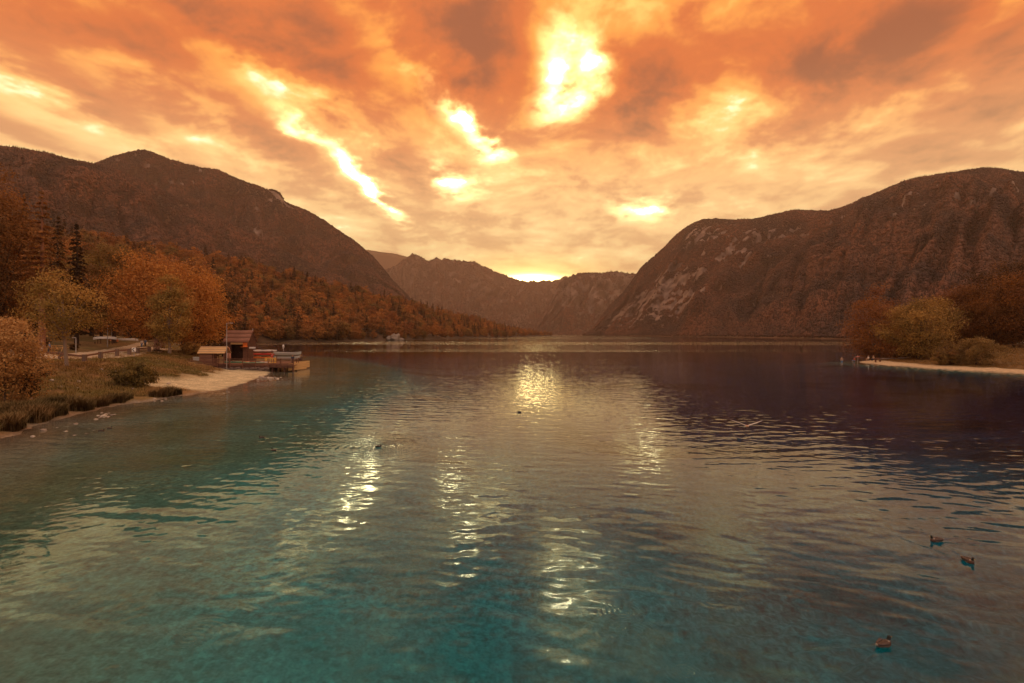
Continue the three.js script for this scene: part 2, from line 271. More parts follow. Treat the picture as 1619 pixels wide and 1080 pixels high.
  // every flat face must look up
  for (let i = idx.length; i < all.length; i += 3) { const [a, b, c] = [all[i], all[i + 1], all[i + 2]], cr = (P[3 * b + 2] - P[3 * a + 2]) * (P[3 * c] - P[3 * a]) - (P[3 * b] - P[3 * a]) * (P[3 * c + 2] - P[3 * a + 2]); if (cr < 0) { all[i + 1] = c; all[i + 2] = b; } }
  geo.setIndex(new THREE.BufferAttribute(new Uint32Array(all), 1));
  structure('lake', geo, [water(fineTile, 1), water(farTile, 0.95), water(farTile, 1.6), water(farTile, 4.5)], 'clear green-blue lake with small ripples');
}

// ------------------------------------------------------------------ mountains and wooded hills
const m4 = new THREE.Matrix4(), q4 = new THREE.Quaternion(), UPV = new THREE.Vector3(0, 1, 0);
const rockMat = vmat(0.95);
function mountain(name, label, o) {
  const { ridge, foot, back = 700, amp = 30, gully = 20, lower = 0, seed = 0, NU = 220, NV = 90, p = 1.1, rock, c0, c1, size = 300 } = o;
  const pos = [], col = [], uv = [], idx = [], NB = 8, pr0 = ridge[0][0], pr1 = ridge[ridge.length - 1][0], pf0 = foot[0][0], pf1 = foot[foot.length - 1][0];
  const pts = [], at = (u, v) => {
    const R = along(ridge, lerp(pr0, pr1, u)), Q = along(foot, lerp(pf0, pf1, u)), A = W(R[0], R[1], R[2]); A.y -= lower;
    const bx = XD(Q[0], Q[1]), bz = -Q[1], rx = 3.2 * n2(u * 60 + seed, 4) + 2 * n2(u * 170 + seed, 9);
    A.y += rx * (o.jag ?? 0.6) * A.z / -2000;
    if (v < 0) { const L = Math.hypot(A.x, A.z); return [A.x + A.x / L * -v * back, A.y * (1 + v * 1.3) - 40 * -v, A.z + A.z / L * -v * back]; }
    let x = lerp(A.x, bx, v), z = lerp(A.z, bz, v), y = -9 + (A.y + 9) * Math.pow(1 - v, p);
    const env = sst(0, 0.22, v) * (1 - sst(0.8, 1, v)), S = 1 / size;
    const G = o.gullies ?? 14, ws = 0.5 * fbm(u * G * 0.35 + seed, v * 2.2, 3), gl = 1 - Math.abs(fbm(u * G * 0.62 + ws + v * (o.slant ?? 0.8) + seed, v * 1.9 + ws + seed, 3)) * 2.4, d = env * (amp * fbm(x * S + seed, (z + y * 0.8) * S, 5) - gully * gl);
    const L = Math.hypot(x, z), back2 = d * 0.8;
    return [x - x / L * back2, y + d * 0.35, z - z / L * back2];
  };
  for (let j = -NB; j <= NV; j++) for (let i = 0; i <= NU; i++) {
    const u = i / NU, v = j < 0 ? j / NB : j / NV, q = at(u, v);
    pos.push(...q); uv.push(u * 40, v * 20);
    const k = clamp(rock ? rock(u, v, q) : 0), b = fbm(q[0] / 90 + seed, (q[1] + q[2]) / 90, 4);
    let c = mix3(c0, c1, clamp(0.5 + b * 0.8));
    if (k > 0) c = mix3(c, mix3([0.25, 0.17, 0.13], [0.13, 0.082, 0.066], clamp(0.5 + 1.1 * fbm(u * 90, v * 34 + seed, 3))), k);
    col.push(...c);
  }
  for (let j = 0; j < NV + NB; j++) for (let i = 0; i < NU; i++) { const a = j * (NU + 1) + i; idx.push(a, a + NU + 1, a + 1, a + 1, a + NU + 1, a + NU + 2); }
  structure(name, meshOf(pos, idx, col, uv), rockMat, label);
  return { at, rock };
}
const gauss = (u, v, l) => { let s = 0; for (const [a, b, sa, sb, k] of l) s += k * Math.exp(0 - ((u - a) / sa) ** 2 - ((v - b) / sb) ** 2); return s; };
const FL0 = [0.075, 0.042, 0.022], FL1 = [0.12, 0.055, 0.026];

const mCloudy = mountain('mountain', 'faint far ridge behind the left peaks, half in cloud', { ridge: [[540, 398, 9500], [575, 394, 9500], [600, 398, 9500], [625, 401, 9500], [650, 408, 9500], [690, 425, 9500]], foot: [[540, 7800], [700, 7800]], NU: 60, NV: 20, c0: FL0, c1: FL1, amp: 60, jag: 1 });
const mSaddle = mountain('mountain', 'hazy peaks at the head of the lake, left of the setting sun', {
  ridge: [[540, 440, 6400], [600, 428, 6400], [620, 424, 6400], [638, 412, 6400], [652, 402, 6400], [658, 403, 6400], [667, 407, 6400], [678, 413, 6400], [690, 409, 6400], [705, 410, 6400], [730, 413, 6500], [750, 415, 6600], [765, 422, 6800], [790, 432, 7000], [812, 441, 7200], [830, 445, 7400], [850, 445, 7400], [870, 444, 7400], [885, 442, 7400], [893, 437, 7400], [903, 441, 7400], [950, 452, 7300], [1000, 460, 7200]],
  foot: [[540, 4600], [700, 4300], [850, 4200], [1000, 4400]], NU: 240, NV: 90, amp: 140, gully: 110, gullies: 22, size: 900, seed: 3, c0: [0.085, 0.05, 0.03], c1: [0.14, 0.075, 0.045], jag: 1.6,
  rock: (u, v) => sst(0.2, 0.75, fbm(u * 30, v * 12, 5) + 0.2 - Math.abs(v - 0.35) * 0.9) * 0.6 });
const mRightFar = mountain('mountain', 'rocky grey mountain at the head of the lake, right of the sun', {
  ridge: [[845, 520, 5200], [862, 495, 5200], [876, 465, 5250], [886, 447, 5300], [900, 438, 5300], [915, 433, 5300], [935, 432, 5300], [955, 432, 5300], [975, 430, 5300], [990, 432, 5300], [1005, 434, 5300], [1040, 444, 5300], [1100, 470, 5300]],
  foot: [[820, 4300], [900, 4100], [1100, 4000]], NU: 160, NV: 80, amp: 120, gully: 110, gullies: 12, size: 700, seed: 8, c0: [0.085, 0.055, 0.035], c1: [0.14, 0.085, 0.055], jag: 1.4,
  rock: (u, v) => sst(0.1, 0.6, fbm(u * 20, v * 9 + 4, 5) + 0.4 - Math.abs(v - .3) * 1.2) * .7 });
const mPeak = mountain('mountain', 'long bare-topped mountain falling to the lake on the left', {
  ridge: [[60, 290, 2250], [100, 272, 2300], [150, 258, 2350], [178, 246, 2400], [205, 239, 2420], [218, 236, 2450], [227, 235, 2450], [245, 241, 2480], [258, 247, 2500], [270, 252, 2520], [290, 257, 2550], [310, 262, 2600], [345, 268, 2650], [362, 276, 2700], [380, 283, 2750], [400, 290, 2800], [420, 298, 2850], [434, 299, 2870], [442, 303, 2880], [452, 319, 2900], [490, 335, 2950], [512, 347, 2970], [530, 360, 3000], [560, 380, 3050], [590, 405, 3100], [605, 422, 3120], [620, 441, 3150], [650, 472, 3200], [690, 502, 3300], [740, 527, 3400]],
  foot: [[60, 1250], [300, 1500], [450, 1800], [600, 2300], [740, 3000]], NU: 320, NV: 110, amp: 150, gully: 60, gullies: 22, size: 420, seed: 21, slant: 2, lower: 7, c0: FL0, c1: FL1,
  rock: (u, v) => sst(0.52, 0.8, fbm(u * 60, v * 18, 4) + gauss(u, v, [[0.56, 0.05, 0.03, 0.06, 0.7], [0.50, .33, .03, .1, .55], [.3, .12, .1, .04, .25]])) });
const mLeft = mountain('mountain', 'near wooded mountain shoulder at the upper left', {
  ridge: [[-160, 222, 1300], [-60, 226, 1350], [0, 229, 1400], [25, 231, 1420], [50, 235, 1450], [80, 241, 1500], [105, 247, 1550], [125, 252, 1590], [150, 256, 1650], [185, 266, 1700], [230, 285, 1780], [300, 318, 1880], [380, 358, 2000], [450, 395, 2150], [520, 428, 2300], [580, 456, 2500], [640, 484, 2700], [700, 515, 2900]],
  foot: [[-160, 560], [0, 640], [150, 800], [300, 1050], [450, 1500], [700, 2500]], NU: 260, NV: 110, amp: 110, gully: 40, gullies: 18, size: 280, seed: 33, lower: 9, c0: FL0, c1: FL1,
  rock: (u, v) => sst(0.75, 1.0, fbm(u * 55, v * 20, 4)) * 0.7 });
const mRight = mountain('mountain', 'steep wooded mountain with pale cliffs on the right shore', {
  ridge: [[915, 531, 3350], [935, 522, 3300], [948, 503, 3250], [965, 481, 3220], [985, 462, 3200], [1000, 441, 3150], [1015, 420, 3100], [1035, 403, 3050], [1050, 390, 3000], [1070, 370, 2950], [1088, 356, 2900], [1100, 350, 2880], [1112, 346, 2850], [1130, 344, 2800], [1145, 345, 2770], [1160, 347, 2750], [1190, 345, 2700], [1220, 338, 2620], [1250, 332, 2550], [1270, 331, 2500], [1310, 332, 2420], [1335, 326, 2350], [1365, 312, 2280], [1400, 297, 2200], [1430, 285, 2120], [1470, 277, 2050], [1510, 270, 1980], [1550, 264, 1920], [1580, 265, 1880], [1619, 271, 1830], [1700, 275, 1750], [1800, 280, 1650]],
  foot: [[925, 3050], [1000, 2350], [1100, 1500], [1200, 1050], [1300, 760], [1360, 640], [1500, 540], [1619, 480], [1800, 420]], NU: 440, NV: 150, amp: 120, gully: 42, gullies: 30, slant: 3, size: 300, seed: 51, lower: 7, c0: FL0, c1: FL1,
  rock: (u, v) => sst(0.34, 0.62, fbm(u * 52 + v * 14, v * 15 - u * 10, 6, 0.6) * 0.8 + gauss(u, v, [[0.08, 0.5, 0.07, 0.22, 0.62], [0.17, 0.52, 0.05, 0.2, 0.52], [0.22, 0.15, 0.07, 0.08, 0.5], [0.3, 0.27, .06, .1, .3], [0.28, 0.42, 0.045, 0.12, 0.45], [0.36, .2, .06, .07, .2], [0.40, 0.38, 0.03, .12, .35], [0.6, 0.3, 0.12, 0.1, 0.16], [.72, .3, .1, .12, .26], [.47, .16, .05, .05, .3], [.2, .7, .06, .1, .25], [.12, .75, .06, .1, .3]])) });
const mHill = mountain('hill', 'ground of the long wooded hill on the left shore', {
  ridge: [[-300, 318, 430], [-150, 330, 460], [0, 345, 500], [100, 358, 540], [200, 374, 600], [250, 385, 640], [300, 394, 680], [360, 404, 730], [400, 411, 760], [450, 423, 800], [500, 437, 850], [550, 449, 920], [600, 461, 1000], [650, 474, 1100], [700, 488, 1250], [750, 501, 1450], [800, 513, 1750], [850, 522.5, 2150], [890, 528, 2600], [920, 530.5, 2900]],
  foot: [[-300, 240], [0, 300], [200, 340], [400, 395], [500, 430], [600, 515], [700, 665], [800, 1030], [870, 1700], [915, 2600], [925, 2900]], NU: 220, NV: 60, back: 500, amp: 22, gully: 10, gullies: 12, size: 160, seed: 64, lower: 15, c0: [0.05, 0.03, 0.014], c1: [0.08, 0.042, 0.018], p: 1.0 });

// ------------------------------------------------------------------ foliage
const leafMat = (tint = [1, 1, 1]) => new THREE.MeshPhysicalMaterial({ color: C(...tint), vertexColors: true, roughness: 0.9, transmission: 0.35, thickness: 0, specularIntensity: 0.3 });
const LEAF = leafMat([1.22, 1.2, 1.15]), BARK = std([0.075, 0.045, 0.032], 0.95), BARK_RED = std([0.24, 0.105, 0.06], 0.95), BARK_PALE = std([0.24, 0.17, 0.13], 0.95);
class Leaves {
  constructor() { this.p = []; this.c = []; this.i = []; this.n = []; }
  leaf(x, y, z, s, r, c, nx, ny, nz, flat = 0.6) {          // one folded leaf-shaped face, facing roughly (nx, ny, nz)
    const N = new THREE.Vector3(nx + (r() - 0.5) * 1.5, ny + (r() - 0.5) * 1.5, nz + (r() - 0.5) * 1.5).normalize();
    const T = new THREE.Vector3(r() - 0.5, (r() - 0.5) * flat, r() - 0.5).cross(N).normalize(), B = N.clone().cross(T), b = this.p.length / 3, w = s * (0.35 + 0.2 * r()), k = 0.8 + 0.4 * r();
    for (const [a, d, e] of [[-0.5, 0, 0], [0.05, 0.5, 0.12], [0.6, 0, -0.05], [0.05, -0.5, 0.12]]) { this.p.push(x + T.x * a * s + B.x * d * w * 2 + N.x * e * s, y + T.y * a * s + B.y * d * w * 2 + N.y * e * s, z + T.z * a * s + B.z * d * w * 2 + N.z * e * s); this.c.push(c[0] * k, c[1] * k, c[2] * k); this.n.push(N.x, N.y, N.z); }
    this.i.push(b, b + 2, b + 1, b, b + 3, b + 2);
  }
  geo() { return meshOf(this.p, this.i, this.c, null, this.n); }
}
function limb(points, n = 6) {                              // a tapered, bent branch: [x, y, z, radius] rows
  const pos = [], idx = [];
  points.forEach(([x, y, z, r], j) => { const a = points[Math.max(0, j - 1)], b = points[Math.min(points.length - 1, j + 1)], d = new THREE.Vector3(b[0] - a[0], b[1] - a[1], b[2] - a[2]).normalize(), u = new THREE.Vector3(0.3, 0, 1).cross(d).normalize(), v = d.clone().cross(u); for (let k = 0; k < n; k++) { const t = k / n * 6.2832, c = Math.cos(t) * r, s = Math.sin(t) * r; pos.push(x + u.x * c + v.x * s, y + u.y * c + v.y * s, z + u.z * c + v.z * s); } });
  for (let j = 0; j + 1 < points.length; j++) for (let k = 0; k < n; k++) { const a = j * n + k, b = j * n + (k + 1) % n; idx.push(a, b, a + n, b, b + n, a + n); }
  return meshOf(pos, idx);
}
const limbs = (l) => mergeGeometries(l.map((g) => limb(g)));
// broadleaf crown: clumps of leaves on limbs. Sizes in metres, origin at the foot of the trunk.
function broadleaf(seed, o) {
  const r = rng(seed), { h, w, low = 0.2, clumps = 46, leaves: leaves0 = 150, s: s0 = 0.34, a, b, lean = 0, droop = 0, gap = 0.62, trunk = 0.02 * h } = o, L = new Leaves(), branches = [], fineLeaf = s0 > 0.2 && s0 < 0.45, s = s0 * (fineLeaf ? 0.7 : 1), leaves = leaves0 * (fineLeaf ? 1.85 : 1);
  const y0 = h * low, cy = (h + y0) / 2, ry = (h - y0) / 2, rx = w / 2, top = [lean * 0.6, y0 + ry * 1.1, (r() - 0.5) * 0.6];
  branches.push([[0, -0.5, 0, trunk * 1.5], [lean * 0.06, 0.4, 0, trunk * 1.1], [lean * 0.25 + (r() - 0.5) * 0.3, y0, 0, trunk * 0.85], [lean * 0.45, lerp(y0, top[1], 0.5), top[2] * 0.5, trunk * 0.6], [top[0], top[1], top[2], trunk * 0.22]]);
  for (let i = 0; i < clumps; i++) {
    const t = i * 2.39996 + r() * 0.8, v = 1 - 2 * (i + 0.5) / clumps, q = Math.sqrt(1 - v * v), f = lerp(gap, 1.0, Math.sqrt(r())), out = 0.86 + 0.5 * n2(Math.cos(t) * 1.7 + seed, v * 2.1 + Math.sin(t) * 1.3);
    const bulge = v < 0 ? 1 : 1 - 0.18 * v, dx = Math.cos(t) * q * bulge, dz = Math.sin(t) * q * bulge, x = lean * (0.5 + 0.5 * v) + dx * rx * f * out, z = dz * rx * f * out, y = cy + v * ry * f * (v > 0 ? out : 1) - droop * q;
    const rc = (0.17 + 0.1 * r()) * Math.min(w, h * 0.9) * (o.clump ?? 1), tone = mix3(a, b, clamp(0.5 + 0.75 * (r() - 0.5) + 0.5 * n2(x * 0.25 + seed, y * 0.25)));
    const m = Math.round(leaves * (0.6 + 0.8 * r()));
    for (let k = 0; k < m; k++) { const ph = r() * 6.2832, cz = r() * 2 - 1, sq = Math.sqrt(1 - cz * cz), rr = rc * Math.pow(r(), 0.42); const ex = Math.cos(ph) * sq, ez = Math.sin(ph) * sq; L.leaf(x + ex * rr * 1.1, y + cz * rr * 0.62 - droop * 0.3 * rr * rr, z + ez * rr * 1.1, s * (0.6 + 0.8 * r()), r, tone, ex * 0.6 + dx * 0.4, cz * 0.6 + 0.5, ez * 0.6 + dz * 0.4); }
    if (i % 3 === 0) branches.push([[lean * 0.3, lerp(y0 * 0.8, y, 0.25), 0, trunk * 0.36], [lerp(lean * 0.3, x, 0.5), lerp(y0, y, 0.6), z * 0.45, trunk * 0.22], [x, y, z, trunk * 0.06]]);
  }
  return { trunk: limbs(branches), crown: L.geo() };
}
function conifer(seed, o) {
  const r = rng(seed), { h, w, low = 0.08, whorls = 24, s = 0.5, a, b, sparse = 1, droop = 0.35, trunk = 0.013 * h } = o, L = new Leaves(), branches = [[[0, -0.5, 0, trunk * 1.4], [0, h * 0.3, 0, trunk], [0.1, h * 0.7, 0, trunk * 0.5], [0, h, 0, trunk * 0.08]]];
  for (let i = 0; i < whorls; i++) {
    const f = (i + 0.3 * r()) / whorls, y = h * lerp(low, 0.99, f), R = w / 2 * (Math.pow(1 - f, 0.85) * (f < 0.12 ? 0.7 + 2.5 * f : 1) + 0.02), n = Math.max(4, Math.round((5 + 4 * (1 - f)) * sparse));
    for (let k = 0; k < n; k++) {
      const t = r() * 6.2832, len = R * (0.65 + 0.5 * r()), dx = Math.cos(t), dz = Math.sin(t), m = Math.max(3, Math.round(len / s * 3.4)), tone = mix3(a, b, r());
      if (len > 0.8) branches.push([[0, y, 0, 0.06], [dx * len * 0.5, y - len * 0.1, dz * len * 0.5, 0.035], [dx * len * 0.95, y - droop * len * 0.8, dz * len * 0.95, 0.01]]);
      for (let e = 0; e < m; e++) { const g = lerp(0.12, 1, (e + r()) / m), side = (r() - 0.5) * 0.5 * (1.1 - g) * len; L.leaf(dx * len * g - dz * side, y - droop * len * g * g + (r() - 0.5) * 0.22 * s, dz * len * g + dx * side, s * (0.7 + 0.6 * r()), r, tone, dx * 0.2, 0.8, dz * 0.2, 0.3); }
    }
  }
  return { trunk: limbs(branches), crown: L.geo() };
}
function plantTree(name, shape, label, category, x, z, turn = 0, group, o = {}) {
  const t = thing(name, label, category, x, o.y ?? groundY(x, z) - 0.05, z, turn, group);
  part(o.stem ?? 'trunk', shape.trunk, o.bark ?? BARK, t);
  part('crown', shape.crown, o.leaf ?? LEAF, t);
  return t;
}
// colours of the leaves (base colours)
const RUST = [0.30, 0.128, 0.034], ORANGE = [0.42, 0.20, 0.05], BROWN = [0.18, 0.088, 0.03], OLIVE = [0.21, 0.14, 0.036], GOLD = [0.40, 0.235, 0.065], DARK = [0.060, 0.034, 0.016], PALE = [0.48, 0.29, 0.12], WINE = [0.20, 0.078, 0.034];
// px, top py, D, base height, width px, colours
const treeAt = (px, top, D, wpx, o = {}) => { const x = XD(px, D), z = -D, y = groundY(x, z); return { x, z, y, h: YD(top, D) - y, w: wpx * D / F, ...o }; };
{
  // left shore
  let t = treeAt(-6, 268, 90, 112);
  plantTree('beech_tree', broadleaf(101, { h: t.h, w: t.w * 1.15, low: 0.12, clumps: 90, leaves: 150, s: 0.42, a: BROWN, b: RUST }), 'tallest dark brown beech cut by the left edge of the picture', 'tree', t.x, t.z, 0, 'park trees');
  t = treeAt(-70, 300, 80, 130);
  plantTree('beech_tree', broadleaf(102, { h: t.h, w: t.w, low: 0.1, clumps: 70, leaves: 140, s: 0.42, a: DARK, b: BROWN }), 'dark beech just outside the left edge behind the tall beech', 'tree', t.x, t.z, 1, 'park trees');
  t = treeAt(66, 294, 84, 80);
  plantTree('larch_tree', conifer(103, { h: t.h, w: t.w, low: 0.38, whorls: 20, s: 0.42, a: RUST, b: BROWN, sparse: 0.85, droop: 0.1, trunk: 0.40 }), 'tall larch with a bare reddish trunk behind the road', 'tree', t.x, t.z, 0, 'park trees', { bark: BARK_RED });
  for (const [px, top, D, sd, l] of [[38, 306, 104, 141, 'dark spruce left of the larch, tallest conifer of the park'], [92, 338, 116, 142, 'dark spruce right behind the larch']]) { const q = treeAt(px, top, D, 60); plantTree('spruce_tree', conifer(sd, { h: q.h, w: q.w, low: 0.1, whorls: 30, s: 0.65, a: DARK, b: BROWN }), l, 'tree', q.x, q.z, sd, 'park trees'); }
  t = treeAt(121, 348, 104, 52);
  plantTree('spruce_tree', conifer(104, { h: t.h, w: t.w * 1.15, low: 0.1, whorls: 30, s: 0.6, a: DARK, b: [0.09, 0.045, 0.018] }), 'dark narrow spruce between the larch and the orange beeches', 'tree', t.x, t.z, 0, 'park trees');
  t = treeAt(106, 424, 63, 104);
  plantTree('ash_tree', broadleaf(105, { h: t.h, w: t.w, low: 0.30, clumps: 54, leaves: 95, s: 0.24, a: OLIVE, b: GOLD, lean: -1.1, clump: 0.8, trunk: 0.2 }), 'slender olive ash with a pale trunk on the bank before the fence', 'tree', t.x, t.z, 0, 'park trees', { bark: BARK_PALE });
  t = treeAt(180, 388, 118, 84);
  plantTree('lime_tree', broadleaf(106, { h: t.h, w: t.w, low: 0.14, clumps: 60, leaves: 140, s: 0.42, a: OLIVE, b: BROWN }), 'olive-brown lime behind the lawn, left of the big orange beech', 'tree', t.x, t.z, 0, 'park trees');
  t = treeAt(248, 394, 106, 138);
  plantTree('beech_tree', broadleaf(107, { h: t.h, w: t.w, low: 0.13, clumps: 96, leaves: 160, s: 0.38, a: [0.36, 0.155, 0.04], b: [0.48, 0.225, 0.055], clump: 0.85 }), 'big round orange beech on the lawn left of the pier', 'tree', t.x, t.z, 0, 'park trees');
  t = treeAt(312, 424, 112, 78);
  plantTree('beech_tree', broadleaf(108, { h: t.h, w: t.w, low: 0.08, clumps: 70, leaves: 150, s: 0.36, a: [0.46, 0.21, 0.05], b: [0.52, 0.25, 0.06] }), 'bright orange beech beside the boathouse', 'tree', t.x, t.z, 0, 'park trees');
  t = treeAt(268, 436, 96, 62);
  plantTree('maple_tree', broadleaf(109, { h: t.h, w: t.w, low: 0.1, clumps: 52, leaves: 120, s: 0.32, a: OLIVE, b: GOLD }), 'golden olive maple standing before the big orange beech', 'tree', t.x, t.z, 0, 'park trees', { bark: BARK_PALE });
  t = treeAt(352, 487, 124, 26);
  plantTree('spruce_tree', conifer(110, { h: t.h, w: t.w * 1.4, low: 0.06, whorls: 18, s: 0.5, a: DARK, b: BROWN }), 'small dark spruce against the boathouse wall', 'tree', t.x, t.z, 0, 'park trees');
  // park trees behind the lawn
  const shapes = [1, 2, 3].map((k) => broadleaf(120 + k, { h: 20, w: 13, low: 0.14, clumps: 56, leaves: 110, s: 0.5, a: [DARK, BROWN, WINE][k - 1], b: [BROWN, OLIVE, RUST][k - 1] }));
  const sp = conifer(130, { h: 24, w: 8, low: 0.07, whorls: 26, s: 0.7, a: DARK, b: BROWN });
  const rows = [[-40, 360, 125, 0], [25, 350, 135, 3], [60, 385, 130, 1], [95, 378, 150, 3], [145, 400, 140, 1], [205, 405, 150, 0], [232, 398, 165, 3], [290, 408, 150, 2], [330, 430, 160, 0], [-110, 330, 110, 2], [160, 430, 128, 2], [40, 440, 118, 0], [330, 470, 135, 1]];
  const labels = ['dark beech behind the tall beech at the left edge', 'dark spruce rising behind the larch', 'olive-brown tree behind the ash crown', 'dark spruce between ash and narrow spruce, farther back', 'olive tree right of the narrow dark spruce', 'dark tree behind the lime and the big orange beech', 'spruce top showing behind the big orange beech', 'wine-red tree behind the bright orange beech', 'dark tree behind the bright orange beech, nearest the wooded hill', 'wine-red tree outside the left edge', 'low wine-red tree at the back of the lawn', 'low dark tree behind the larch trunk', 'olive tree just left of the boathouse roof'];
  rows.forEach(([px, top, D, k], i) => { const q = treeAt(px, top, D, 80), s = k === 3 ? sp : shapes[k], o = plantTree(k === 3 ? 'spruce_tree' : 'park_tree', s, labels[i], 'tree', q.x, q.z, i * 1.7, 'park trees'), f = q.h / (k === 3 ? 24 : 20); o.scale.set(Math.min(f, 1.3), f, Math.min(f, 1.3)); });
  // bushes on the left bank
  const bushes = [[8, 488, 46, 118, 0, 'big pale willow bush at the left edge of the picture', PALE, [0.30, 0.15, 0.045], 201], [46, 552, 50, 34, 1, 'small dark shrub at the foot of the pale willow bush', DARK, [0.07, 0.045, 0.02], 202], [215, 570, 60, 72, 1, 'round grey-olive bush on the meadow by the water', [0.13, 0.095, 0.03], OLIVE, 203], [302, 540, 102, 32, 1, 'low bush at the landward end of the pier', BROWN, GOLD, 204], [150, 545, 112, 40, 1, 'dark hedge bush on the lawn behind the path', DARK, BROWN, 205], [-40, 515, 52, 90, 0, 'willow bush cut off by the left edge', PALE, RUST, 206]];
  for (const [px, top, D, wpx, k, label, a, b, seed] of bushes) { const q = treeAt(px, top, D, wpx); plantTree(k ? 'bush' : 'willow_bush', broadleaf(seed, { h: q.h, w: q.w, low: k ? 0.02 : 0.05, clumps: 60, leaves: 110, s: k ? 0.16 : 0.22, a, b, droop: 0, gap: 0.35, trunk: 0.07 }), label, 'bush', q.x, q.z, 0.5, 'bushes of the left bank', { stem: 'stem' }); }
  // right spit
  const R = [[1392, 462, 138, 84, WINE, RUST, 301, -1.8, 'rust-red beech at the tip of the spit, its trunk leaning over the beach', 0.13], [1456, 463, 122, 104, [0.15, 0.10, 0.03], GOLD, 302, 0, 'broad olive and gold beech in the middle of the spit', 0.05], [1514, 450, 142, 78, WINE, BROWN, 303, 0, 'dark wine-red beech behind the two front beeches of the spit', 0.1], [1572, 424, 136, 100, DARK, RUST, 304, 0, 'tall dark beech on the right above the shore bush', 0.06], [1628, 406, 124, 120, DARK, RUST, 305, 0, 'tallest brown beech cut by the right edge of the picture', 0.05], [1425, 480, 152, 70, WINE, BROWN, 306, 0, 'wine-red tree seen between the two front beeches of the spit', 0.1], [1600, 440, 160, 120, DARK, WINE, 307, 0, 'dark tree filling the gap behind the tall right beeches', 0.05], [1690, 400, 118, 150, BROWN, WINE, 308, 0, 'brown tree outside the right edge', 0.08], [1550, 470, 165, 100, DARK, BROWN, 309, 0, 'dark low tree behind the shore bush', 0.05]];
  for (const [px, top, D, wpx, a, b, seed, lean, label, low] of R) { const q = treeAt(px, top, D, wpx); plantTree('beech_tree', broadleaf(seed, { h: q.h, w: q.w, low, clumps: 80, leaves: 140, s: 0.40, a, b, lean, clump: 0.85 }), label, 'tree', q.x, q.z, 0.3, 'trees of the right spit', { bark: lean ? BARK_PALE : BARK }); }
  const RB = [[1543, 533, 103, 84, [0.17, 0.105, 0.035], [0.24, 0.15, 0.05], 311, 'wide grey-green shore bush on the right beach'], [1497, 553, 106, 44, BROWN, OLIVE, 312, 'small brown bush left of the wide shore bush'], [1612, 545, 118, 50, DARK, BROWN, 313, 'dark bush at the edge of the right meadow'], [1432, 553, 128, 40, DARK, BROWN, 314, 'dark undergrowth bush beneath the olive and gold beech']];
  for (const [px, top, D, wpx, a, b, seed, label] of RB) { const q = treeAt(px, top, D, wpx); plantTree('bush', broadleaf(seed, { h: q.h, w: q.w, low: 0.02, clumps: 56, leaves: 110, s: 0.24, a, b, gap: 0.3, trunk: 0.08 }), label, 'bush', q.x, q.z, 0.9, 'bushes of the right spit', { stem: 'stem' }); }
}
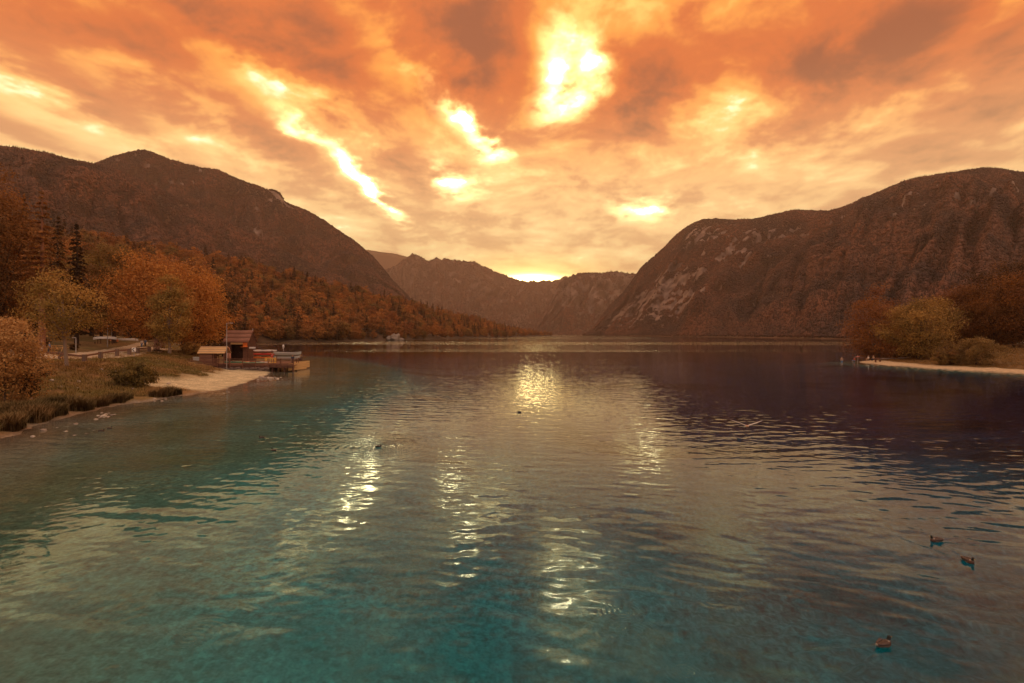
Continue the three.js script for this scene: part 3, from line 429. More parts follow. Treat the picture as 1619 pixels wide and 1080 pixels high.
// the wooded hill: single trees in front, the rest of the wood as one mass
{
  const r = rng(900), tones = [[1.25, 1.25, 1.25], [1.5, 1.42, 1.35], [1.05, 1.0, 1.0], [1.35, 1.22, 1.12], [1.2, 1.28, 1.2]].map(leafMat);
  const kinds = [];
  for (let k = 0; k < 5; k++) kinds.push(broadleaf(950 + k, { h: 16, w: 11.5, low: 0.12, clumps: 30, leaves: 40, s: 0.95, a: [BROWN, RUST, [0.2, 0.09, 0.028], OLIVE, WINE][k], b: [RUST, ORANGE, RUST, BROWN, RUST][k], clump: 1.1 }));
  kinds.push(conifer(960, { h: 19, w: 7, low: 0.06, whorls: 15, s: 1.3, a: DARK, b: BROWN, sparse: 0.8 }));
  const spots = [];
  for (let i = 0; i < 5200; i++) {
    const u = Math.pow(r(), 0.9), v = Math.pow(r(), 0.9) * 0.985 - 0.03, [x, y, z] = mHill.at(u, v);
    if (y < 0.8) continue;
    const D = -z, px = CX + F * x / D; if (px < -60) continue;
    const n = n2(x / 70, z / 70), k = r() < 0.20 + 0.35 * clamp(n2(x / 120 + 9, z / 120)) ? 5 : Math.floor(clamp(r() * 0.75 + 0.25 * (n + .5), 0, 0.999) * 5), s = (0.5 + 0.8 * Math.pow(r(), 1.3)) * (v > 0.9 ? 0.8 : 1) * (k === 5 ? 1.1 : 1);
    spots.push({ x, y: y - 0.6, z, k, s, px, turn: r() * 6.28, tone: Math.floor(r() * 5), D: Math.hypot(x, z), hid: px < 350 });
  }
  // a bit of rock shows between the trees where the shore is steep
  spots.sort((a, b) => a.hid - b.hid || a.D / a.s - b.D / b.s);
  const front = spots.slice(0, 290), rest = spots.slice(290);
  const names = ['pale brown', 'rust orange', 'reddish brown', 'olive brown', 'wine-red'];
  front.forEach((q) => {
    const cone = q.k === 5, t = plantTree(cone ? 'hill_spruce' : 'hill_tree', kinds[q.k], cone ? 'dark pointed spruce in the wood on the left lakeside hill' : names[q.k] + ' round tree in the wood on the left lakeside hill', 'tree', q.x, q.z, q.turn, cone ? 'spruces of the wooded hill' : names[q.k] + ' trees of the wooded hill', { y: q.y, leaf: tones[q.tone] });
    t.scale.setScalar(q.s);
  });
  kinds.forEach((g, k) => {
    const list = rest.filter((q) => q.k === k), im = new THREE.InstancedMesh(g.crown, LEAF, list.length), c = new THREE.Color();
    list.forEach((q, i) => { m4.compose(new THREE.Vector3(q.x, q.y, q.z), q4.setFromAxisAngle(UPV, q.turn), new THREE.Vector3(q.s, q.s, q.s)); im.setMatrixAt(i, m4); const t = [[1.03, 1.04, 1.08], [1.23, 1.18, 1.17], [0.86, 0.84, 0.87], [1.1, 1.02, 0.97], [0.98, 1.06, 1.04]][q.tone]; im.setColorAt(i, c.setRGB(...t)); });
    stuff(im, 'hill_wood', 'wood covering the long hill on the left shore', 'forest');
  });
  // tree cover of the mountains, each crown a small rough lump or spire
  const lump = (seed, cone) => { const q = rng(seed), g = cone ? new THREE.ConeGeometry(0.36, 1.25, 5, 3) : new THREE.IcosahedronGeometry(0.5, 1), p = g.attributes.position, col = []; const key = {}; for (let i = 0; i < p.count; i++) { const id = [p.getX(i), p.getY(i), p.getZ(i)].map((v) => v.toFixed(3)).join(); const f = key[id] ??= 0.72 + 0.5 * q(); p.setXYZ(i, p.getX(i) * f, p.getY(i) * (cone ? 1 : 0.5 + f * 0.5) + (cone ? 0.5 : 0.35), p.getZ(i) * f); const s = 0.8 + 0.4 * (f - 0.72) * 2; col.push(s, s, s); } g.setAttribute('color', new THREE.Float32BufferAttribute(col, 3)); g.deleteAttribute('normal'); g.deleteAttribute('uv'); g.computeVertexNormals(); return g; };
  const lumps = [lump(1), lump(2), lump(3, true)], cover = vmat(0.95);
  for (const [m, n, size, tone, v1, label, seed] of [[mRight, 170000, 6.5, 1, 0.995, 'forest on the right mountain', 1], [mLeft, 80000, 7, 1, 0.99, 'forest on the near left mountain shoulder', 2], [mPeak, 90000, 8, 1, 0.99, 'forest on the long left mountain', 3], [mSaddle, 26000, 12, 1, 0.98, 'forest on the peaks left of the sun', 4], [mRightFar, 16000, 11, 1, 0.98, 'forest on the far right mountain', 5]]) {
    const q = rng(seed * 71), lists = [[], [], []];
    for (let i = 0; i < n; i++) {
      const u = q(), v = q() < 0.06 ? -0.02 + q() * 0.03 : Math.pow(q(), 0.85) * v1; const pt = m.at(u, v);
      if (pt[1] < 2 || (m.rock && m.rock(u, v) + (q() - .5) * .5 > 0.35)) continue;
      const e = 0.6 * fbm(pt[0] / 150, (pt[1] + pt[2] * 0.6) / 150, 3) + 0.9 * fbm(u * 14 + v * 4 + seed, v * 7 + seed, 4), k = q() < 0.35 + e * 0.4 ? 2 : q() < 0.5 ? 0 : 1;
      lists[k].push([pt, size * (0.4 + 0.6 * q() + 0.6 * clamp(0.4 + e)), q() * 6.28, clamp(0.42 + e * 0.95 + (q() - 0.5) * 0.36)]);
    }
    lists.forEach((l, k) => { const im = new THREE.InstancedMesh(lumps[k], cover, l.length), c = new THREE.Color(); l.forEach(([pt, s, t, e], i) => { m4.compose(new THREE.Vector3(...pt), q4.setFromAxisAngle(UPV, t), new THREE.Vector3(s, k === 2 ? s * 1.2 : s, s)); im.setMatrixAt(i, m4); im.setColorAt(i, c.setRGB(...(k === 2 ? mix3([0.028, 0.018, 0.016], [0.075, 0.034, 0.021], e) : mix3([0.045, 0.024, 0.019], [0.18, 0.070, 0.036], e)))); }); stuff(im, 'mountain_forest', label, 'forest'); });
  }
}

// ------------------------------------------------------------------ materials of built things
function plankMap(seed, base, vary) { return noiseTexture(256, (u, v) => { const g = n2(u * 6 + seed, v * 60) * 0.5 + n2(u * 20, v * 150 + seed) * 0.35 + n2(u * 3, v * 4) * 0.3, k = 1 + g * vary; return base.map((c) => c * k); }); }
const WOOD = new THREE.MeshStandardMaterial({ map: plankMap(1, [0.52, 0.36, 0.27], 0.35), roughness: 0.9 }), WOOD_DARK = new THREE.MeshStandardMaterial({ map: plankMap(2, [0.36, 0.23, 0.18], 0.4), roughness: 0.9 }), WOOD_PALE = new THREE.MeshStandardMaterial({ map: plankMap(3, [0.82, 0.66, 0.45], 0.22), roughness: 0.85 }), WOOD_RED = new THREE.MeshStandardMaterial({ map: plankMap(4, [0.46, 0.31, 0.24], 0.35), roughness: 0.9 });
const YELLOW = std([0.85, 0.50, 0.10], 0.6), METAL = std([0.42, 0.38, 0.36], 0.45, { metalness: 0.6 }), WHITE = std([0.78, 0.72, 0.66], 0.5), ORANGE_PAINT = std([0.75, 0.20, 0.04], 0.4), GREEN_PAINT = std([0.06, 0.30, 0.18], 0.4), GREY_PAINT = std([0.46, 0.46, 0.42], 0.45), BLUE_PAINT = std([0.05, 0.10, 0.30], 0.45), BLACK = std([0.015, 0.015, 0.018], 0.6), CONCRETE = std([0.17, 0.11, 0.085], 0.95), RED_PAINT = std([0.6, 0.06, 0.04], 0.5);
const STONE = [std([0.40, 0.32, 0.25], 0.9), std([0.27, 0.21, 0.165], 0.9), std([0.50, 0.42, 0.34], 0.9)];

// ------------------------------------------------------------------ road and paths
function ribbon(pts, width, lift, uvs = 3) {
  const cv = new THREE.CatmullRomCurve3(pts.map(([x, z]) => new THREE.Vector3(x, 0, z))), n = 90, pos = [], uv = [], idx = [], m = 8;
  for (let i = 0; i <= n; i++) { const p = cv.getPoint(i / n), t = cv.getTangent(i / n), w = width * (0.5 + 0.05 * n2(i * 0.4, 7)); for (let k = 0; k <= m; k++) { const s = (k / m * 2 - 1) * w, x = p.x - t.z * s, z = p.z + t.x * s; pos.push(x, groundY(x, z) + lift - (k === 0 || k === m ? 0.12 : 0), z); uv.push(x / uvs, -z / uvs); } }
  for (let i = 0; i < n; i++) for (let k = 0; k < m; k++) { const a = i * (m + 1) + k; idx.push(a, a + 1, a + m + 1, a + 1, a + m + 2, a + m + 1); }
  const g = meshOf(pos, idx, null, uv); if (g.attributes.normal.getY(40) < 0) { g.index.array.reverse(); g.computeVertexNormals(); } return g;
}
const gravel = std([0.80, 0.62, 0.42], 0.97, { map: grainMap });
structure('road', ribbon([[-125, -83], [-95, -81], [-78, -79], [-69, -77.4], [-62.6, -78.2], [-63.6, -85.5], [-66.8, -92.5], [-70, -98.5], [-73.5, -106.5], [-79, -119]], 6.4, 0.12), gravel, 'pale lakeside road that bends behind the guard rail');
structure('path', ribbon([[-68.5, -82.5], [-71, -90], [-75.5, -101], [-81, -113], [-87, -126], [-92, -140]], 1.7, 0.1), gravel, 'pale gravel path crossing the lawn toward the trees');
structure('path', ribbon([[-33, -36.5], [-41, -38.5], [-48, -39], [-60, -38]], 1.2, 0.06), std([0.40, 0.26, 0.16], 0.97, { map: grainMap }), 'narrow trodden path across the near meadow');

// ------------------------------------------------------------------ guard rail, sign, lamps
{
  const pts = [[-74, -75.5], [-66.2, -74.2], [-60.6, -72], [-55, -69], [-58, -75.6], [-60.4, -82], [-62.8, -88], [-65.6, -94], [-69, -102]];
  const f = thing('guard_rail', 'low guard rail of stout posts and one brown plank along the road bend', 'guard rail', -55, 0, -69);
  const P = pts.map(([x, z]) => [x + 55, groundY(x, z), z + 69]);
  P.forEach(([x, y, z]) => part('post', rbox(0.46, 1.35, 0.38, x, y + 0.45, z, 0.03), CONCRETE, f));
  for (let i = 0; i + 1 < P.length; i++) { const [a, b] = [P[i], P[i + 1]], L = Math.hypot(b[0] - a[0], b[2] - a[2]), g = new RoundedBoxGeometry(L - 0.3, 0.22, 0.12, 1, 0.02); g.rotateZ(Math.atan2(b[1] - a[1], L)); g.rotateY(-Math.atan2(b[2] - a[2], b[0] - a[0])); const off = 0.26; part('rail', g.translate((a[0] + b[0]) / 2, (a[1] + b[1]) / 2 + 0.9, (a[2] + b[2]) / 2 + off), WOOD_RED, f); }
  const cv = document.createElement('canvas'); cv.width = cv.height = 128; const c = cv.getContext('2d'); c.fillStyle = '#e9e4dc'; c.fillRect(0, 0, 128, 128); c.fillStyle = '#0b0b10'; c.beginPath(); c.moveTo(92, 8); c.lineTo(38, 64); c.lineTo(92, 120); c.lineTo(56, 120); c.lineTo(8, 64); c.lineTo(56, 8); c.fill();
  const tx = new THREE.CanvasTexture(cv); tx.colorSpace = THREE.SRGBColorSpace;
  const D = 84, x = XD(212, D), z = -D, y = groundY(x, z), sg = thing('chevron_sign', 'square white road sign with a black chevron pointing left', 'road sign', x, y, z);
  part('pole', rod([0, -0.1, 0], [0, 1.5, 0], 0.04), METAL, sg);
  const pl = part('panel', rbox(0.64, 0.64, 0.05, 0, 1.35, 0.05), WHITE, sg); const pr = part('print', new THREE.PlaneGeometry(0.6, 0.6).translate(0, 1.35, 0.079), new THREE.MeshStandardMaterial({ map: tx, roughness: 0.5 }), pl);
  const lamp = (px, D, top, arm, label, base) => { const x = XD(px, D), z = -D, y = base ?? groundY(x, z), h = YD(top, D) - y, o = thing('street_lamp', label, 'lamp', x, y, z, 0, 'lamp posts of the shore'); part('pole', rod([0, -0.1, 0], [0, h, 0], 0.09, 0.055), METAL, o); part('arm', rod([0, h - 0.03, 0], [arm, h + 0.05, 0], 0.035), METAL, o); const hd = part('lamp_head', rbox(0.5, 0.1, 0.18, arm, h + 0.03, 0, 0.04), METAL, o); part('lens', rbox(0.4, 0.02, 0.13, arm, h - 0.03, 0, 0.005), WHITE, hd); };
  lamp(170, 106, 514, 0.75, 'tall street lamp on the lawn beside the path');
  lamp(176.5, 128, 519, -0.6, 'farther street lamp among the tree trunks');
  lamp(120, 86, 534, -0.3, 'short lamp post beside the ash trunk');
}
// ------------------------------------------------------------------ pier with huts and boats
const DECK = 1.15;
{
  const p = thing('wooden_pier', 'broad wooden boat pier with plank railing and pale end boards', 'pier', -48, 0, -93);
  const endX = (z) => 10.4 + (z + 0) * 0.27;               // right end runs back and to the left (local z is negative)
  for (let i = 0; i < 21; i++) { const z = -0.32 - i * 0.64, x1 = endX(z) - 0.06, x0 = -10; part('plank', rbox(x1 - x0, 0.08, 0.6, (x0 + x1) / 2, DECK - 0.04 + 0.006 * Math.sin(i * 5), z, 0.01), i % 3 ? WOOD : WOOD_RED, p); }
  part('front_beam', rbox(20.2, 0.26, 0.16, 0.2, DECK - 0.26, 0.05), WOOD_DARK, p); part('rear_beam', rbox(16, 0.26, 0.16, -2, DECK - 0.26, -13.2), WOOD_DARK, p);
  for (const x of [4.2, 6.4, 8.5, 10.0]) for (const z of [-0.35, -4.5, -9]) part('pile', rod([x + z * 0.27, -2.6, z], [x + z * 0.27, DECK - 0.12, z], 0.17, 0.15, 9), WOOD_DARK, p);
  for (let i = 0; i <= 9; i++) part('railing_post', rbox(0.13, i === 9 ? 2.5 : 1.75, 0.13, -9.6 + i * 2.2, i === 9 ? 1.05 : 1.5, 0.2, 0.015), WOOD_RED, p);
  for (const [y, h] of [[2.28, 0.09], [1.92, 0.16], [1.56, 0.16]]) part('rail', rbox(20.1, h, 0.06, 0.2, y, 0.30, 0.012), WOOD_RED, p);
  for (let i = 0; i < 9; i++) part('railing_board', rbox(2.02, 0.30, 0.04, -8.5 + i * 2.2, 1.24, 0.2, 0.01), i % 2 ? WOOD_DARK : WOOD_RED, p);
  const ang = Math.atan2(-12.6, -12.6 * 0.27) ;
  for (let k = 0; k < 2; k++) for (let j = 0; j < 3; j++) { const z = -2.6 - k * 5.2 - 0.1, L = 5.0, g = new RoundedBoxGeometry(L, 0.40, 0.06, 1, 0.01); g.rotateY(Math.PI / 2 - Math.atan(0.27) * 1); part('end_board', g.translate(endX(z) + 0.08, 0.42 + j * 0.425, z), WOOD_PALE, p); }
  part('end_rail', rod([endX(-0.5), 2.2, -0.5], [endX(-11), 2.2, -11], 0.05), WOOD_RED, p);
  for (let k = 1; k < 5; k++) part('railing_post', rbox(0.11, 1.15, 0.11, endX(-k * 2.6) - 0.1, DECK + 0.55, -k * 2.6, 0.015), WOOD_RED, p);
  // footing of stones under the landward part
  const r = rng(31), st = [];
  for (let i = 0; i < 260; i++) { const g = new THREE.DodecahedronGeometry(0.2 + 0.16 * r(), 0); g.scale(1.2, 0.75, 0.9).rotateY(r() * 6).translate(-9.6 + r() * 15.4, 0.08 + r() * 0.62, 0.1 + (1 - r()) * 0.35); st.push(g); }
  const w = single('stone_footing', merge(st), std([0.15, 0.105, 0.085], 0.95), 'dark rubble footing under the landward part of the pier', 'stone wall'); w.position.set(-48, 0, -93.2); w.userData.kind = 'stuff';
  const l = thing('street_lamp', 'tall lamp post standing at the pier railing', 'lamp', XD(363.5, 93.6), 0.5, -92.55, 0, 'lamp posts of the shore'); part('pole', rod([0, 0, 0], [0, 8.0, 0], 0.08, 0.05), METAL, l); part('arm', rod([0, 7.95, 0], [0.8, 8.0, 0], 0.035), METAL, l); const hd = part('lamp_head', rbox(0.55, 0.09, 0.18, 0.85, 7.98, 0, 0.03), METAL, l); part('lens', rbox(0.4, 0.02, 0.13, 0.85, 7.925, 0, 0.005), WHITE, hd);
}
function gableRoof(parent, w, d, y, rise, over, mat, boards, name = 'roof_board') {   // ridge along x; each board of both slopes a piece
  const roof = part('roof', box(w + over, 0.1, 0.14, 0, y + rise + 0.03, 0), mat[0], parent), half = d / 2 + over * 0.6, L = Math.hypot(half, rise * half / (d / 2)), a = Math.atan2(rise, d / 2);
  for (const s of [-1, 1]) for (let k = 0; k < boards; k++) { const t = (k + 0.5) / boards, g = new RoundedBoxGeometry((w + over * 2) , 0.05, L / boards * 1.14, 1, 0.012); g.rotateX(s * (a - 0.05)); part(name, g.translate(0.02 * Math.sin(k * 3 + s), y + rise - Math.sin(a) * L * t + 0.03, s * Math.cos(a) * L * t), mat[k % mat.length], roof); }
  return roof;
}
{
  const SH1 = new THREE.MeshStandardMaterial({ map: plankMap(7, [0.62, 0.45, 0.37], 0.6), roughness: 0.95 }), SH2 = new THREE.MeshStandardMaterial({ map: plankMap(8, [0.55, 0.38, 0.31], 0.6), roughness: 0.95 }), PL1 = new THREE.MeshStandardMaterial({ map: plankMap(9, [0.72, 0.58, 0.43], 0.35), roughness: 0.9 });
  // ticket hut
  const h = thing('ticket_hut', 'small plank hut with a pale shingle roof on the pier', 'hut', XD(340, 95.6), DECK, -95.4); h.scale.set(0.9, 0.94, 0.9);
  for (let k = 0; k < 6; k++) part('wall_board', rbox(2.5, 0.36, 0.06, -1.2, 0.2 + k * 0.37, 0.95, 0.012), k % 2 ? WOOD_RED : WOOD, h);
  part('side_wall', rbox(0.08, 2.25, 1.8, -2.45, 1.12, 0), WOOD_DARK, h); part('side_wall', rbox(0.08, 2.25, 1.8, 0.05, 1.12, 0), WOOD_DARK, h); part('rear_wall', rbox(2.5, 2.25, 0.06, -1.2, 1.12, -0.9), WOOD_DARK, h);
  for (const [x, z] of [[0.35, 1.0], [2.4, 1.0], [2.4, -0.9], [0.35, -0.9]]) part('post', rbox(0.14, 2.3, 0.14, x, 1.15, z), WOOD_RED, h);
  part('counter', rbox(2.0, 0.07, 0.5, 1.4, 1.05, 0.9), WOOD, h);
  gableRoof(h, 5.0, 2.4, 2.25, 1.15, 0.18, [PL1, WOOD_PALE], 6, 'shingle_course');
  // boathouse
  const b = thing('boathouse', 'brown boathouse with a steep shingle roof behind the pier', 'boathouse', XD(380, 113), 1.0, -113); b.scale.set(0.86, 0.92, 0.9);
  for (let k = 0; k < 8; k++) { part('wall_board', rbox(1.7, 0.5, 0.08, -2.0, 0.3 + k * 0.52, 1.95, 0.015), WOOD_DARK, b); part('wall_board', rbox(1.1, 0.5, 0.08, 2.2, 0.3 + k * 0.52, 1.95, 0.015), k > 5 ? ORANGE_PAINT : WOOD_RED, b); }
  part('lintel', rbox(2.9, 0.5, 0.1, 0.15, 4.0, 1.95), WOOD_PALE, b); part('side_wall', rbox(0.1, 4.5, 4.0, 2.8, 2.25, 0), WOOD_DARK, b); part('side_wall', rbox(0.1, 4.5, 4.0, -2.85, 2.25, 0), WOOD_DARK, b); part('rear_wall', rbox(5.6, 4.5, 0.1, 0, 2.25, -2), WOOD_DARK, b);
  const gs = new THREE.Shape([new THREE.Vector2(-2.05, 0), new THREE.Vector2(2.05, 0), new THREE.Vector2(0, 2.3)]); for (const x of [2.76, -2.8]) part('gable', new THREE.ExtrudeGeometry(gs, { depth: 0.08, bevelEnabled: false }).rotateY(Math.PI / 2).translate(x, 4.45, 0), WOOD_DARK, b);
  gableRoof(b, 5.6, 4.1, 4.45, 2.45, 0.35, [SH1, SH2, WOOD_RED], 9, 'shingle_course');
  part('awning', rbox(1.3, 0.06, 1.1, 2.2, 3.2, 2.5, 0.01), ORANGE_PAINT, b); part('sign_board', rbox(1.5, 0.34, 0.06, 3.9, 3.0, 1.9, 0.01), WHITE, b); part('sign_bracket', rod([2.85, 3.0, 1.9], [3.3, 3.0, 1.9], 0.03), METAL, b);
  part('weathercock', rod([3.05, 6.9, 0], [3.05, 7.4, 0], 0.06, 0.02), WHITE, b);
}
// boats: a loft along x from bow to stern
function hull(L, Wd, H, o = {}) {
  const n = 22, m = 8, pos = [], idx = [], add = (f) => { const b = pos.length / 3; for (let i = 0; i <= n; i++) for (let k = 0; k <= m; k++) pos.push(...f(i / n, k / m * 2 - 1)); for (let i = 0; i < n; i++) for (let k = 0; k < m; k++) { const a = b + i * (m + 1) + k; idx.push(a, a + m + 1, a + 1, a + 1, a + m + 1, a + m + 2); } };
  const wd = (t) => Wd / 2 * Math.pow(Math.sin(Math.PI * clamp(t, 0.004, 0.996)), o.full ?? 0.7), sheer = (t) => H * (1 + (o.rise ?? 0.25) * Math.pow(Math.abs(2 * t - 1), 2.5)), keel = (t) => H * 0.5 * Math.pow(Math.abs(2 * t - 1), 6);
  add((t, s) => { const a = Math.abs(s), w = wd(t) * Math.pow(a, 0.55) * Math.sign(s); return [(t - 0.5) * L, lerp(keel(t), sheer(t), Math.pow(a, 2.2)), w]; });
  const inside = o.open ? (t, s) => { const a = Math.abs(s), w = wd(t) * 0.93 * Math.pow(a, 0.55) * Math.sign(s); return [(t - 0.5) * L * 0.98, lerp(keel(t) + 0.05, sheer(t), Math.pow(a, 2.2)), -w]; } : (t, s) => [(t - 0.5) * L, sheer(t) + H * 0.35 * (1 - s * s) * Math.sin(Math.PI * t), -wd(t) * s];
  add(inside);
  return meshOf(pos, idx);
}
const kayakHull = hull(4.2, 0.7, 0.26), canoeHull = hull(5.0, 0.95, 0.45, { open: true, rise: 0.45 }), boatHull = hull(5.2, 1.5, 0.6, { open: true, full: 0.55, rise: 0.3 });
function boat(kind, label, mat, x, y, z, turn = 0, flip = false, group = 'boats on the pier') {
  const o = thing(kind, label, kind.replace('_', ' '), x, y, z, turn, group), g = kind === 'kayak' ? kayakHull : kind === 'canoe' ? canoeHull : boatHull;
  const inner = new THREE.Group(); const hl = part('hull', g, mat, o);
  if (kind === 'kayak') { part('cockpit_rim', new THREE.TorusGeometry(0.3, 0.03, 5, 16).scale(1.5, 0.8, 1).rotateX(Math.PI / 2).translate(-0.1, 0.36, 0), BLACK, o); part('seat', rbox(0.4, 0.05, 0.36, -0.25, 0.33, 0), BLACK, o); }
  else { part('bench', rbox(0.25, 0.04, kind === 'canoe' ? 0.82 : 1.25, 0.6, kind === 'canoe' ? 0.36 : 0.46, 0), WOOD_PALE, o); part('bench', rbox(0.25, 0.04, kind === 'canoe' ? 0.78 : 1.2, -0.9, kind === 'canoe' ? 0.36 : 0.46, 0), WOOD_PALE, o); }
  if (flip) o.rotation.x = Math.PI;
  return o;
}
{
  // rack with kayaks, right of the boathouse
  const rk = thing('boat_rack', 'wooden rack holding the orange kayaks', 'rack', -47.2, DECK, -102.5);
  for (const x of [-2, 1.6]) { for (const z of [-0.6, 0.6]) part('upright', rbox(0.1, 2.4, 0.1, x, 1.2, z), WOOD_RED, rk); for (const y of [0.75, 1.4, 2.05]) part('cross_beam', rbox(0.09, 0.09, 1.4, x, y, 0), WOOD_RED, rk); }
  const K = [[0.8, -0.36, ORANGE_PAINT, 'orange kayak on the lowest bar of the rack, rear'], [0.8, 0.36, ORANGE_PAINT, 'orange kayak on the lowest bar of the rack, front'], [1.45, 0.36, RED_PAINT, 'red kayak on the middle bar of the rack, front'], [1.45, -0.36, ORANGE_PAINT, 'orange kayak on the middle bar of the rack, rear'], [2.1, 0.36, WHITE, 'white kayak on top of the rack, front'], [2.1, -0.36, WHITE, 'white kayak on top of the rack, rear']];
  for (const [y, z, m, l] of K) boat('kayak', l, m, -47.2, DECK + y, -102.5 + z);
  boat('kayak', 'orange kayak lying on the deck before the rack', ORANGE_PAINT, -48.2, DECK + 0.02, -99.6, 0.05);
  boat('kayak', 'green kayak on the deck beside the ticket hut', GREEN_PAINT, -51.3, DECK + 0.02, -99.2, -0.1);
  boat('kayak', 'green kayak behind the railing, right of the lamp post', GREEN_PAINT, -47.0, DECK + 0.02, -97.2, 0.04);
  boat('kayak', 'white kayak on the deck behind the railing', WHITE, -46.4, DECK + 0.02, -98.4, 0.0);
  const tr = thing('boat_trestle', 'low wooden trestle carrying two grey rowing boats', 'rack', -42.4, DECK, -101);
  for (const x of [-1.6, 1.5]) { for (const z of [-0.75, 0.75]) part('upright', rbox(0.1, 1.35, 0.1, x, 0.67, z), WOOD_RED, tr); part('cross_beam', rbox(0.1, 0.1, 1.8, x, 0.55, 0), WOOD_RED, tr); part('cross_beam', rbox(0.1, 0.1, 1.8, x, 1.33, 0), WOOD_RED, tr); }
  boat('rowing_boat', 'grey rowing boat on the upper bar of the trestle', GREY_PAINT, -42.3, DECK + 1.39, -101, 0.0);
  boat('rowing_boat', 'grey rowing boat on the lower bar of the trestle', GREY_PAINT, -42.5, DECK + 0.61, -101, 0.0);
  // yellow slatted crate and stools
  const cr = thing('slatted_crate', 'bright yellow slatted crate on the pier deck', 'crate', -44.4, DECK, -98.6);
  for (let i = 0; i < 6; i++) part('slat', rbox(0.14, 1.1, 0.05, -0.85 + i * 0.34, 0.55, 0.3, 0.01), YELLOW, cr); for (const y of [0.2, 1.0]) part('cross_bar', rbox(1.95, 0.1, 0.05, 0, y, 0.25, 0.01), YELLOW, cr); for (const x of [-0.9, 0.9]) part('side_panel', rbox(0.05, 1.1, 0.6, x, 0.55, -0.04, 0.01), YELLOW, cr); part('bottom_board', rbox(1.8, 0.05, 0.6, 0, 0.12, -0.06), YELLOW, cr);
  // boards and parasol by the boathouse
  const oval = (w, h) => { const s = new THREE.Shape(); s.absellipse(0, h / 2, w / 2, h / 2, 0, 6.2832); return new THREE.ExtrudeGeometry(s, { depth: 0.08, bevelEnabled: true, bevelSize: 0.03, bevelThickness: 0.03, bevelSegments: 2, curveSegments: 20 }); };
  let o = thing('paddle_board', 'white paddle board with a blue centre leaning at the boathouse', 'paddle board', XD(355, 110), 1.1, -110.5); o.rotation.x = -0.12; part('board', oval(1.0, 3.4), WHITE, o); part('deck_pad', oval(0.55, 1.9).scale(1, 1, 0.3).translate(0, 0.55, 0.11), BLUE_PAINT, o);
  o = thing('paddle_board', 'plain white paddle board leaning to the right before the boathouse', 'paddle board', XD(379, 109), 1.1, -109); o.rotation.set(-0.1, 0.5, 0.28); part('board', oval(0.8, 3.5), WHITE, o); part('fin', rbox(0.03, 0.25, 0.2, 0, 0.3, -0.1), BLACK, o);
  o = thing('folded_parasol', 'folded pink parasol between the paddle boards', 'parasol', XD(361.5, 108), 1.0, -108); part('pole', rod([0, 0, 0], [0, 3.0, 0], 0.03), METAL, o); part('canopy', new THREE.LatheGeometry([[0.05, 3.0], [0.22, 2.6], [0.36, 1.6], [0.44, 0.75], [0.05, 0.8]].map((p) => new THREE.Vector2(...p)), 10), std([0.62, 0.3, 0.22], 0.9), o);
  o = thing('storage_box', 'pale grey storage box at the left end of the pier', 'box', XD(312, 95), DECK, -95); part('body', rbox(1.15, 0.62, 0.7, 0, 0.98, 0), GREY_PAINT, o); part('lid', rbox(1.22, 0.08, 0.76, 0, 1.33, 0), GREY_PAINT, o); part('stand', rbox(1.0, 0.66, 0.5, 0, 0.33, 0), WOOD_DARK, o);
  o = thing('mooring_buoy', 'small white buoy floating off the boathouse', 'buoy', XD(448, 300), 0, -300); part('float', new THREE.LatheGeometry([[0.02, -0.4], [0.45, -0.2], [0.55, 0.15], [0.4, 0.5], [0.12, 0.7], [0.1, 1.0], [0, 1.02]].map((p) => new THREE.Vector2(...p)), 12), WHITE, o); part('ring', new THREE.TorusGeometry(0.12, 0.03, 5, 10).translate(0, 1.1, 0), METAL, o);
}
